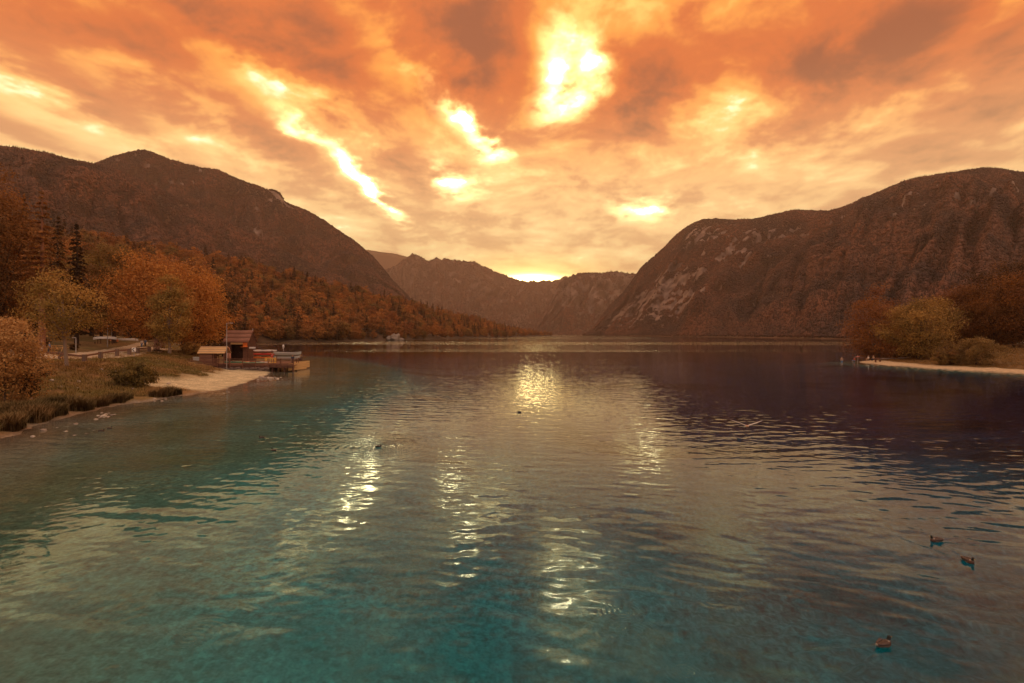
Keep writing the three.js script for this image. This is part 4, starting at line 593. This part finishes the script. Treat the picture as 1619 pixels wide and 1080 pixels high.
// park things on the lawn
{
  let x = XD(88, 86), z = -86.5, o = thing('picnic_table', 'yellow-brown picnic table beside the road under the larch', 'table', x, groundY(x, z) + 0.02, z, 0.2);
  for (let k = 0; k < 4; k++) part('top_board', rbox(2.2, 0.05, 0.2, 0, 0.77, -0.33 + k * 0.22, 0.01), WOOD_PALE, o); for (const s of [-1, 1]) part('bench', rbox(2.2, 0.05, 0.28, 0, 0.46, s * 0.75, 0.01), WOOD_PALE, o); for (const s of [-1, 1]) for (const t of [-1, 1]) part('leg', rod([s * 0.8, -0.1, t * 0.7], [s * 0.8, 0.75, t * 0.2], 0.05), WOOD_PALE, o);
  const rack = (px, D, label) => { const x = XD(px, D), z = -D, y = groundY(x, z), t = thing('canoe_stand', label, 'rack', x, y, z); for (const s of [-1.2, 1.2]) { for (const q of [-0.4, 0.4]) part('leg', rbox(0.1, 1.15, 0.1, s, 0.5, q), WOOD_DARK, t); part('cross_bar', rbox(0.1, 0.1, 1.1, s, 1.0, 0), WOOD_DARK, t); } return [x, y, z]; };
  const [cx, cy, cz] = rack(166, 112, 'dark wooden stand under the white canoe on the lawn');
  boat('canoe', 'white upturned canoe on a stand in the middle of the lawn', WHITE, cx, cy + 1.56, cz, 0, true, 'canoes on the lawn');
  x = XD(180, 121); z = -121; boat('canoe', 'orange canoe lying on the grass left of the beech trunks', ORANGE_PAINT, x, groundY(x, z) + 0.55, z, 0.6, true, 'canoes on the lawn');
  x = XD(200, 127); z = -127; boat('canoe', 'white canoe lying on the grass between the beech trunks', WHITE, x, groundY(x, z) + 0.55, z, -0.2, true, 'canoes on the lawn');
  x = XD(238.5, 108); z = -108; o = thing('notice_board', 'pale yellow notice board on two posts by the road', 'notice board', x, groundY(x, z), z, 0.2); for (const s of [-0.5, 0.5]) part('post', rbox(0.09, 1.9, 0.09, s, 0.85, 0), WOOD_RED, o); part('panel', rbox(1.1, 0.8, 0.06, 0, 1.4, 0.05), std([0.72, 0.55, 0.3], 0.8), o); part('top_rail', rbox(1.25, 0.08, 0.14, 0, 1.86, 0.03), WOOD_RED, o);
  for (const [px, D, s, l] of [[118, 92, 1, 'small pruned shrub on the lawn beside the short lamp post'], [70, 94, 1.3, 'low shrub at the foot of the larch'], [252, 97, 1.5, 'pink-flowering shrub with tall stems at the end of the guard rail']]) { const x = XD(px, D), z = -D, fl = s === 1.5; plantTree('shrub', broadleaf(px + 400, { h: (fl ? 4.2 : 1.3) * (fl ? 1 : s), w: fl ? 2.2 : 1.6 * s, low: 0.02, clumps: 22, leaves: 60, s: 0.16, a: fl ? [0.4, 0.22, 0.16] : DARK, b: fl ? OLIVE : BROWN, gap: 0.3, trunk: 0.05 }), l, 'bush', x, z, 0, 'shrubs of the park', { stem: 'stem' }); }
}

// ------------------------------------------------------------------ people and birds: one smooth skin over a skeleton of tapered bones
const mc = new Map();
function skin(bones, cell, blend, pad = 0.06) {             // bones: [ax, ay, az, ra, bx, by, bz, rb]
  const lo = [1e9, 1e9, 1e9], hi = [-1e9, -1e9, -1e9];
  for (const b of bones) for (let k = 0; k < 3; k++) { lo[k] = Math.min(lo[k], b[k] - b[3], b[k + 4] - b[7]); hi[k] = Math.max(hi[k], b[k] + b[3], b[k + 4] + b[7]); }
  const mid = lo.map((v, k) => (v + hi[k]) / 2), half = Math.max(...hi.map((v, k) => v - mid[k])) + pad, N = Math.min(96, Math.max(20, Math.ceil(2 * half / cell)));
  if (!mc.has(N)) mc.set(N, new MarchingCubes(N, new THREE.MeshStandardMaterial(), false, false, 60000));
  const m = mc.get(N); m.isolation = 0; m.reset();
  const at = (i) => (i - N / 2) / (N / 2) * half;
  for (let z = 0; z < N; z++) for (let y = 0; y < N; y++) for (let x = 0; x < N; x++) {
    const px = at(x) + mid[0], py = at(y) + mid[1], pz = at(z) + mid[2]; let s = 0;
    for (const b of bones) { const ux = b[4] - b[0], uy = b[5] - b[1], uz = b[6] - b[2], vx = px - b[0], vy = py - b[1], vz = pz - b[2], t = clamp((vx * ux + vy * uy + vz * uz) / (ux * ux + uy * uy + uz * uz + 1e-9)); const d = Math.hypot(vx - ux * t, vy - uy * t, vz - uz * t) - lerp(b[3], b[7], t); s += Math.exp(-d / blend); }
    m.field[x + y * N + z * N * N] = s > 0 ? blend * Math.log(s) : -1;
  }
  m.update();
  const n = m.count ?? m.geometry.drawRange.count, P = m.positionArray.slice(0, n * 3), Q = m.normalArray.slice(0, n * 3);
  for (let i = 0; i < n; i++) for (let k = 0; k < 3; k++) P[i * 3 + k] = P[i * 3 + k] * half + mid[k];
  const g = meshOf(P, null, null, null, Q);
  return mergeVertices(g, 1e-4);
}
const cv3 = (a, b) => [...a, ...b];
function person(label, x, y, z, turn, pose, cloth, hairC, hScale = 1) {
  const t = thing('person', label, 'person', x, y, z, turn, 'people on the shores'); t.scale.setScalar(hScale);
  const sit = pose === 'sit', hipY = sit ? 0.5 : 0.92, sh = hipY + 0.50, st = pose === 'walk' ? 0.22 : 0.02;
  const J = { pelvis: [0, hipY, 0], chest: [0, hipY + 0.32, 0.01], neck: [0, sh + 0.04, 0], head: [0, sh + 0.22, 0.02] };
  const legs = [-1, 1].map((s) => { const hip = [s * 0.09, hipY - 0.03, 0], knee = sit ? [s * 0.11, hipY + 0.02, 0.42] : [s * 0.1, 0.49, s * st * 0.6 + 0.03], ank = sit ? [s * 0.11, 0.09, 0.45] : [s * 0.1, 0.08, s * st - 0.02], toe = [s * 0.12, 0.04, ank[2] + 0.17]; return { hip, knee, ank, toe }; });
  const arms = [-1, 1].map((s) => { const a = [s * 0.18, sh - 0.04, 0], e = pose === 'wave' && s > 0 ? [0.36, sh + 0.02, 0.1] : [s * 0.25, sh - 0.31, -0.02 + s * st * 0.3], w = pose === 'wave' && s > 0 ? [0.32, sh + 0.26, 0.16] : sit ? [s * 0.14, hipY + 0.12, 0.3] : [s * 0.24, sh - 0.55, 0.08 - s * st * 0.5]; const d = new THREE.Vector3(...w).sub(new THREE.Vector3(...e)).normalize(); return { a, e, w, d, s }; });
  const B = [];
  B.push([...J.pelvis, 0.135, ...J.chest, 0.135], [-0.1, sh - 0.06, 0, 0.075, 0.1, sh - 0.06, 0, 0.075], [...J.chest, 0.12, ...J.neck, 0.055], [...J.neck, 0.052, 0, sh + 0.13, 0.01, 0.055], [0, sh + 0.15, 0.03, 0.07, 0, sh + 0.24, 0.005, 0.095], [0, sh + 0.165, 0.105, 0.014, 0, sh + 0.195, 0.1, 0.012], [-0.095, sh + 0.19, 0, 0.02, 0.095, sh + 0.19, 0, 0.02]);
  for (const l of legs) B.push([...l.hip, 0.09, ...l.knee, 0.06], [...l.knee, 0.058, ...l.ank, 0.04], [...l.ank, 0.042, ...l.toe, 0.032]);
  for (const a of arms) { B.push([...a.a, 0.055, ...a.e, 0.042], [...a.e, 0.04, ...a.w, 0.03]); const pm = a.w.map((v, k) => v + [a.d.x, a.d.y, a.d.z][k] * 0.075); B.push([...a.w, 0.028, ...pm, 0.03]); }
  const fingers = [];
  for (const a of arms) { const D = [a.d.x, a.d.y, a.d.z], pm = a.w.map((v, k) => v + D[k] * 0.08), side = new THREE.Vector3(0, 0, 1).addScaledVector(a.d, -a.d.z).normalize(); [0.072, 0.085, 0.08, 0.062].forEach((L, i) => { const o = (i - 1.5) * 0.02, q = pm.map((v, k) => v + [side.x, side.y, side.z][k] * o), m1 = q.map((v, k) => v + D[k] * L * 0.55), e = m1.map((v, k) => v + D[k] * L * 0.4 - (k === 0 ? a.s * 0.018 : 0)); fingers.push(limb([[...q, 0.009], [...m1, 0.0085], [...e, 0.006]], 5)); }); const th = a.w.map((v, k) => v + D[k] * 0.03 + [side.x, side.y, side.z][k] * 0.03); fingers.push(limb([[...th, 0.011], [...th.map((v, k) => v + D[k] * 0.03 + [side.x, side.y, side.z][k] * 0.025), 0.009], [...th.map((v, k) => v + D[k] * 0.055 + [side.x, side.y, side.z][k] * 0.03), 0.007]], 5)); }
  const strip = (g) => { const h = g.index ? g.toNonIndexed() : g; for (const k of Object.keys(h.attributes)) if (k !== 'position' && k !== 'normal') h.deleteAttribute(k); return h; };
  part('body', mergeGeometries([skin(B, 0.026, 0.018), ...fingers].map(strip)), std([0.42, 0.24, 0.16], 0.7), t);
  const e = 0.014, top = [[...J.pelvis, 0.14 + e, ...J.chest, 0.138 + e], [-0.11, sh - 0.07, 0, 0.08 + e, 0.11, sh - 0.07, 0, 0.08 + e], [...J.chest, 0.125 + e, 0, sh - 0.03, 0, 0.07]];
  for (const a of arms) top.push([...a.a, 0.062 + e, ...a.a.map((v, k) => lerp(v, a.e[k], 0.85)), 0.05 + e]);
  part('shirt', skin(top, 0.03, 0.02), std(cloth[0], 0.9), t);
  const tr = [[-0.07, hipY - 0.02, 0, 0.115 + e, 0.07, hipY - 0.02, 0, 0.115 + e]]; for (const l of legs) tr.push([...l.hip, 0.095 + e, ...l.knee, 0.066 + e], [...l.knee, 0.064 + e, ...l.knee.map((v, k) => lerp(v, l.ank[k], cloth[2] ?? 0.85)), 0.048 + e]);
  part('trousers', skin(tr, 0.03, 0.018), std(cloth[1], 0.9), t);
  part('hair', skin([[0, sh + 0.25, -0.015, 0.097, 0, sh + 0.19, -0.05, 0.085], [0, sh + 0.19, -0.05, 0.08, 0, sh + (pose === 'wave' ? 0.02 : 0.12), -0.07, 0.05]], 0.022, 0.015), std(hairC, 0.8), t);
  return t;
}
const onGround = (px, D) => { const x = XD(px, D), z = -D; return [x, groundY(x, z) + 0.0, z]; };
{
  const nav = [0.03, 0.035, 0.06], wht = [0.7, 0.62, 0.55], tan = [0.35, 0.22, 0.13], red = [0.5, 0.08, 0.05], blu = [0.12, 0.2, 0.35], brn = [0.05, 0.03, 0.02], fair = [0.3, 0.17, 0.07];
  let q = onGround(66, 82); person('person in a dark top and white trousers standing by the larch trunk', ...q, 0.4, 'stand', [nav, wht], brn);
  q = onGround(78.5, 81.5); person('person in dark blue beside the picnic table', ...q, -0.8, 'walk', [blu, nav], brn);
  q = onGround(224, 118); person('person in a white shirt walking down the gravel path', ...q, 0.3, 'walk', [wht, blu], fair);
  q = onGround(229.5, 119.5); person('person in blue walking behind on the gravel path', ...q, 0.3, 'walk', [blu, nav], brn);
  person('person in dark clothes leaning at the corner of the pier railing', -38.7, DECK, -94.6, 0.5, 'stand', [nav, brn], brn);
  person('person with bare arms standing at the far end of the pier', -40.2, DECK + 0.0, -101.8, 1.0, 'wave', [tan, nav, 0.2], fair);
  person('person in a red shirt standing among the boats on the pier', -44.9, DECK, -100.4, 0.2, 'wave', [red, tan], brn, 1.1);
  const sp = (px, D) => { const x = XD(px, D); return [x, Math.max(groundY(x, -D), -0.55), -D]; };
  person('person in a red top sitting at the very tip of the right beach', ...sp(1351, 127.5), -2, 'sit', [red, blu, 0.2], brn);
  person('person in white sitting on the right beach, left of the leaning trunk', ...sp(1373, 125), -1.6, 'sit', [wht, tan], fair);
  person('person in brown sitting right beside the leaning trunk', ...sp(1381, 124.5), -1.2, 'sit', [tan, nav], brn);
  person('bather standing in the shallows off the tip of the right beach', ...sp(1331, 127), -0.4, 'stand', [[0.42, 0.24, 0.16], blu, 0.15], brn);
  const D = 126, x = XD(1356, D), o = thing('beach_parasol', 'small open red and white parasol at the tip of the right beach', 'parasol', x, groundY(x, -D), -D); part('pole', rod([0, -0.2, 0], [0.06, 1.55, 0], 0.02), WHITE, o);
  const cp = part('canopy', new THREE.ConeGeometry(0.6, 0.3, 8, 1, true).translate(0.06, 1.45, 0), std([0.34, 0.11, 0.08], 0.8, { side: THREE.DoubleSide }), o); part('finial', new THREE.SphereGeometry(0.04, 8, 6).translate(0.06, 1.67, 0), WHITE, cp);
  let [bx, by, bz] = onGround(1450, 124); const bin = thing('waste_container', 'dark blue waste container under the olive and gold beech', 'waste bin', bx, by, bz, 0.2); part('body', new THREE.CylinderGeometry(0.5, 0.42, 1.25, 4, 1).rotateY(0.785).translate(0, 0.72, 0), std([0.012, 0.016, 0.045], 0.5), bin); part('lid', rbox(0.8, 0.09, 0.8, 0, 1.38, 0, 0.03), std([0.012, 0.016, 0.045], 0.5), bin); for (const s of [-0.3, 0.3]) part('wheel', new THREE.CylinderGeometry(0.11, 0.11, 0.06, 10).rotateZ(1.57).translate(s, 0.1, -0.3), BLACK, bin);
  for (const [px, D, L, l] of [[1405, 126, 4.6, 'long drift log lying on the right beach under the rust-red beech'], [1430, 124.5, 3.4, 'shorter drift log on the right beach left of the waste container']]) { const [x, y, z] = onGround(px, D); const lg = thing('drift_log', l, 'log', x, y, z, 0.15); part('log', limb([[-L / 2, 0.2, 0, 0.2], [-L / 6, 0.24, 0.1, 0.22], [L / 4, 0.22, -0.05, 0.18], [L / 2, 0.25, 0.1, 0.1]], 8), BARK_PALE, lg); part('branch_stub', limb([[L / 6, 0.25, 0, 0.07], [L / 5, 0.6, 0.1, 0.04], [L / 4.5, 0.9, 0.15, 0.015]], 5), BARK_PALE, lg); }
  [bx, by, bz] = onGround(1388, 121); const tb = thing('beach_bench', 'orange-brown wooden bench on the right beach at the leaning trunk', 'bench', bx, by, bz, 0.2); for (let k = 0; k < 3; k++) part('seat_board', rbox(1.5, 0.05, 0.13, 0, 0.45, -0.15 + k * 0.15, 0.01), WOOD_RED, tb); for (const s of [-0.6, 0.6]) part('leg', rbox(0.09, 0.5, 0.42, s, 0.2, 0), WOOD_RED, tb); part('backrest', rbox(1.5, 0.3, 0.05, 0, 0.8, -0.26, 0.01), WOOD_RED, tb); for (const s of [-0.6, 0.6]) part('back_post', rbox(0.07, 0.6, 0.05, s, 0.68, -0.21), WOOD_RED, tb);
}
// ducks
function duckShape() {
  const body = [[-0.20, 0.07, 0, 0.05, 0.08, 0.045, 0, 0.105], [0.08, 0.045, 0, 0.105, 0.17, 0.05, 0, 0.075], [-0.20, 0.08, 0, 0.045, -0.30, 0.115, 0, 0.014], [0.16, 0.07, 0, 0.055, 0.20, 0.17, 0, 0.035], [0.20, 0.17, 0, 0.034, 0.215, 0.215, 0, 0.045]];
  const g = skin(body, 0.013, 0.012, 0.03), p = g.attributes.position, col = [];
  for (let i = 0; i < p.count; i++) { const x = p.getX(i), y = p.getY(i); let c = [0.10, 0.06, 0.045]; if (x > 0.13 && y > 0.145) c = [0.012, 0.018, 0.016]; else if (x > 0.12 && y > 0.125) c = [0.6, 0.5, 0.42]; else if (x > 0.1) c = [0.11, 0.045, 0.03]; else if (x < -0.255) c = [0.55, 0.45, 0.36]; else if (y < 0.06) c = [0.22, 0.16, 0.13]; const k = 0.6 + 0.25 * n2(x * 60, y * 60); col.push(...c.map((v) => v * k)); }
  g.setAttribute('color', new THREE.Float32BufferAttribute(col, 3));
  const wing = (s) => limb([[0.10, 0.10, s * 0.085, 0.02], [0, 0.115, s * 0.098, 0.045], [-0.14, 0.11, s * 0.07, 0.035], [-0.25, 0.12, s * 0.03, 0.01]], 7);
  const bill = new THREE.SphereGeometry(0.028, 8, 6).scale(1.5, 0.42, 0.8).translate(0.275, 0.203, 0);
  return { g, wings: [wing(-1), wing(1)], bill };
}
{
  const sh = duckShape(), feather = vmat(0.7), wingM = std([0.07, 0.045, 0.04], 0.7), billM = std([0.35, 0.22, 0.04], 0.5);
  const D = [[1481, 856, Math.PI, 1.1, 1, 'drake with a white tail tip swimming left in the right foreground'], [1530, 888, -1.5, 1.1, 1, 'duck facing the camera in the right foreground, below the drake'], [1397, 1021, 0.35, 1.1, 1, 'duck swimming right at the bottom right, a wake behind it'], [821, 652, 2.6, 1, 0.6, 'lone dark duck on the glitter below the sun'], [160, 682, 0.7, 1, 0.2, 'duck at the near left shore among white stones, left one'], [173, 678, 1.2, 1, 0.2, 'duck at the near left shore among white stones, right one'], [414, 693, Math.PI, 1, 0.9, 'reddish duck swimming left off the left shore, upper one'], [433, 713, Math.PI - 0.4, 1, 0.9, 'reddish duck swimming left off the left shore, lower one'], [598, 707, 0.3, 0.9, 0, 'duck dipping in the middle of spreading rings']];
  for (const [px, py, turn, s, wk, label] of D) {
    const [x, z] = onWater(px, py), o = thing('duck', label, 'duck', x, -0.012, z, turn, 'ducks on the lake'); o.scale.setScalar(s * 0.7);
    part('body', sh.g, feather, o); sh.wings.forEach((w) => part('wing', w, wingM, o)); part('bill', sh.bill, billM, o);
    if (wk) wakes.push([x + Math.cos(turn) * 0.25, z - Math.sin(turn) * 0.25, turn + Math.PI / 2, wk > 2 ? 6 : 3.6, 0.0055 * Math.min(wk, 1.8)]);
  }
  for (const [px, py, a, L, R] of [[598, 707, 0.02, 0.42, 1.7], [1082, 1062, 0.006, 0.09, 0.28], [984, 968, 0.008, 0.12, 0.22], [1000, 1000, 0.003, 0.14, 0.4], [1130, 950, 0.002, 0.2, 0.5], [300, 1010, 0.004, 0.16, 0.6], [640, 950, 0.0025, 0.26, 0.7]]) { const [x, z] = onWater(px, py); ripples.push([x, z, a, L, R]); }
}
// a gull gliding low over the water
{
  const D = 36, o = thing('gull', 'pale gull gliding low over the lake with raised wings', 'gull', XD(1181, D), YD(674, D), -D, -1.75); o.scale.setScalar(1.45);
  part('body', skin([[-0.16, 0, 0, 0.03, 0.02, -0.01, 0, 0.062], [0.02, -0.01, 0, 0.062, 0.13, 0.01, 0, 0.038], [0.13, 0.01, 0, 0.036, 0.19, 0.03, 0, 0.034], [-0.16, 0, 0, 0.026, -0.27, 0.005, 0, 0.012]], 0.012, 0.012, 0.03), std([0.55, 0.34, 0.22], 0.8), o);
  part('bill', new THREE.ConeGeometry(0.012, 0.06, 6).rotateZ(-Math.PI / 2).translate(0.245, 0.028, 0), YELLOW, o);
  for (const s of [-1, 1]) { const pos = [], idx = [], n = 12; for (let i = 0; i <= n; i++) { const t = i / n, z = s * (0.04 + 0.66 * t), y = 0.02 + 0.34 * t - 0.10 * t * t, x = 0.05 + 0.10 * Math.sin(t * 2.4) - 0.22 * t * t, ch = 0.2 * (1 - 0.75 * t * t), th = 0.02 * (1 - 0.8 * t); pos.push(x, y, z, x - ch * 0.5, y + th, z, x - ch, y - 0.005, z, x - ch * 0.5, y - th * 0.4, z); } for (let i = 0; i < n; i++) for (let k = 0; k < 4; k++) { const a = i * 4 + k, b = i * 4 + (k + 1) % 4; idx.push(a, b, a + 4, b, b + 4, a + 4); } part('wing', meshOf(pos, idx), std([0.72, 0.66, 0.58], 0.8, { side: THREE.DoubleSide }), o); }
  part('tail', rbox(0.12, 0.008, 0.09, -0.29, 0.006, 0, 0.003), WHITE, o);
}
// stones in the shallows and on the bank
{
  const r = rng(404), shapes = [0, 1, 2, 3].map((k) => { const g = mergeVertices(new THREE.IcosahedronGeometry(0.5, 2).deleteAttribute('uv').deleteAttribute('normal')), p = g.attributes.position; for (let i = 0; i < p.count; i++) { const x = p.getX(i), y = p.getY(i), z = p.getZ(i), f = 1 + 0.32 * n2(x * 2.1 + k * 7, y * 2.1 + z * 1.7 + k); p.setXYZ(i, x * f, y * f * 0.62, z * f * 0.85); } g.computeVertexNormals(); return g; });
  const put = (px, py, s, where, n) => { const [x, z] = onWater(px, py), o = single('shore_stone', shapes[n % 4], STONE[n % 3], where, 'stone', 'stones of the left shore'); o.position.set(x, Math.max(groundY(x, z), -0.16) + s * 0.16, z); o.scale.setScalar(s); o.rotation.y = r() * 6; };
  let n = 0;
  for (const [px, py, s] of [[152, 663, 0.55], [158, 660, 0.5], [164, 658, 0.7], [170, 659, 0.6], [176, 656, 0.5], [181, 655, 0.45], [167, 655, 0.5], [172, 653, 0.4], [155, 657, 0.4], [161, 653, 0.35]]) put(px, py, s * 0.75, 'white stone in the loose heap of stones by the gap in the reeds', n++);
  for (const [px, py, s] of [[69, 681, 0.6], [104, 682, 0.5], [117, 688, 0.5], [137, 686, 0.5], [148, 680, 0.4], [141, 677, 0.4], [120, 670, 0.5], [52, 690, .4], [168, 699, .35], [182, 698, .35], [90, 676, .3]]) put(px, py, s * 0.75, 'single pale stone lying in the near shallows', n++);
  for (const [px, py, s] of [[415, 598, 1.0], [419, 599, 0.9], [424, 598, 0.8], [429, 599, 1.1], [434, 598, 0.9], [439, 599, 0.8], [444, 597, 0.6], [427, 602, 0.5], [446, 600, 0.5], [408, 601, 0.6], [411, 597, 0.7]]) put(px, py, s * 0.75, 'boulder in the shallows before the pier piles', n++);
  for (const [px, py, s] of [[244, 632, 0.5], [256, 634, 0.4], [262, 631, 0.4], [354, 622, 0.5], [362, 620, 0.5], [366, 624, 0.4], [349, 625, 0.4], [372, 619, 0.3]]) put(px, py, s * .7, 'stone at the water edge of the pale beach', n++);
  for (let i = 0; i < 26; i++) { const D = 48 + r() * 22, x = shoreL(-D) - (5 + r() * 13), o = single('bank_stone', shapes[i % 4], STONE[i % 3], 'pale stone half sunk in the grass of the left bank', 'stone', 'stones in the grassy bank'), s = 0.2 + 0.28 * r(); o.position.set(x, groundY(x, -D) + s * 0.12, -D); o.scale.setScalar(s); o.rotation.y = r() * 6; }
  // pale crag at the foot of the wooded hill
  const g = mergeVertices(new THREE.IcosahedronGeometry(1, 5).deleteAttribute('uv').deleteAttribute('normal')), p = g.attributes.position; for (let i = 0; i < p.count; i++) { const x = p.getX(i), y = p.getY(i), z = p.getZ(i), f = 0.9 + 0.75 * fbm(x * 1.9 + 3, y * 1.6 + z * 1.4, 5) ; const st = 0.5 * Math.floor((y * f * 8 + 3 * n2(x * 3, z * 3)) / 1.6); p.setXYZ(i, x * f * 10 + st * 0.4, y * f * 6, z * f * 7 + st * 0.7); } g.computeVertexNormals();
  const cg = single('lakeside_crag', g, std([0.24, 0.19, 0.15], 0.95), 'bare white crag at the foot of the wooded hill', 'rock'); cg.position.set(XD(624, 585), 0.5, -585);
}
// tall grass at the water's edge and short tufts on the meadow
{
  const r = rng(808), blades = (n, h, w, sp) => { const pos = [], idx = [], nor = [], col = []; for (let i = 0; i < n; i++) { const a = r() * 6.283, q = Math.sqrt(r()) * sp, x = Math.cos(a) * q, z = Math.sin(a) * q, L = h * (0.6 + 0.5 * r()), bend = L * (0.25 + 0.5 * r()), t = r() * 6.283, cx = Math.cos(t), cz = Math.sin(t), b = pos.length / 3, k = 0.7 + 0.6 * r(); for (let j = 0; j <= 3; j++) { const f = j / 3, ww = w * (1 - f * 0.9), bx = x + cx * bend * f * f, bz = z + cz * bend * f * f, by = L * (f - 0.18 * f * f); for (const s of [-1, 1]) { pos.push(bx - cz * ww * s, by, bz + cx * ww * s); nor.push(cx * 0.4, 0.9, cz * 0.4); col.push(k, k, k * 0.9); } } for (let j = 0; j < 3; j++) { const m = b + j * 2; idx.push(m, m + 1, m + 2, m + 1, m + 3, m + 2); } } return meshOf(pos, idx, col, null, nor); };
  const tall = blades(34, 1.0, 0.018, 0.34), short = blades(22, 0.30, 0.014, 0.3), gm = vmat(0.9, { side: THREE.DoubleSide });
  const lay = (g, list, name, label) => { const im = new THREE.InstancedMesh(g, gm, list.length), c = new THREE.Color(); list.forEach(([x, y, z, s, t, cc], i) => { m4.compose(new THREE.Vector3(x, y, z), q4.setFromAxisAngle(UPV, t), new THREE.Vector3(s, s, s)); im.setMatrixAt(i, m4); im.setColorAt(i, c.setRGB(...cc)); }); stuff(im, name, label, 'grass'); };
  const A = [], Bn = [];
  for (let i = 0; i < 5200; i++) { const D = 22 + Math.pow(r(), 0.8) * 46, sl = 0.25 + Math.pow(r(), 1.6) * 3.4, x = shoreL(-D) - sl, gapZ = Math.abs(D - 43.6) < 0.9 || (D > 58.5 && sl < 4); if (gapZ || n2(D * 0.33 + 4, sl * 0.5) < (D > 46 ? 0.12 : -0.18) || n2(x * 0.5, D * 0.3) < -0.35 || (D > 46 && sl > 1.6 + n2(D * 0.4, 2))) continue; const k = clamp(0.5 + n2(x * 0.3, D * 0.3)); A.push([x, groundY(x, -D) - 0.03, -D, (D > 46 ? 0.6 : 0.85) + 0.5 * r(), r() * 6, mix3([0.14, 0.105, 0.03], [0.28, 0.165, 0.06], clamp(k * 0.8 + (r() - 0.4) * 0.5))]); }
  for (let i = 0; i < 17000; i++) { const D = 26 + r() * 84, sl = 1.5 + r() * 26, x = shoreL(-D) - sl; if (isBeach(x, -D, sl) > 0.25 || sl > 20 && r() < 0.6 || D > 90 && sl < 14) continue; const k = clamp(0.5 + 0.8 * fbm(x * 0.12, -D * 0.12, 3)); Bn.push([x, groundY(x, -D) - 0.02, -D, 0.6 + 0.9 * r(), r() * 6, mix3([0.27, 0.21, 0.05], [0.46, 0.255, 0.085], clamp(k + (r() - 0.5) * 0.5))]); }
  const E = []; for (let i = 0; i < 5000; i++) { const D = 88 + r() * 45, sr = 4.5 + r() * 30, x = shoreR(-D) + sr; E.push([x, groundY(x, -D) - 0.02, -D, 0.6 + 0.7 * r(), r() * 6, mix3([0.36, 0.19, 0.045], [0.46, 0.24, 0.065], r())]); }
  lay(tall, A, 'reed_grass', 'tall grass along the near left waterline'); lay(short, Bn, 'meadow_grass', 'dry grass on the left bank and meadow'); lay(short, E, 'spit_grass', 'dry grass on the right spit');
}
buildLake();
renderer.render(scene, camera);
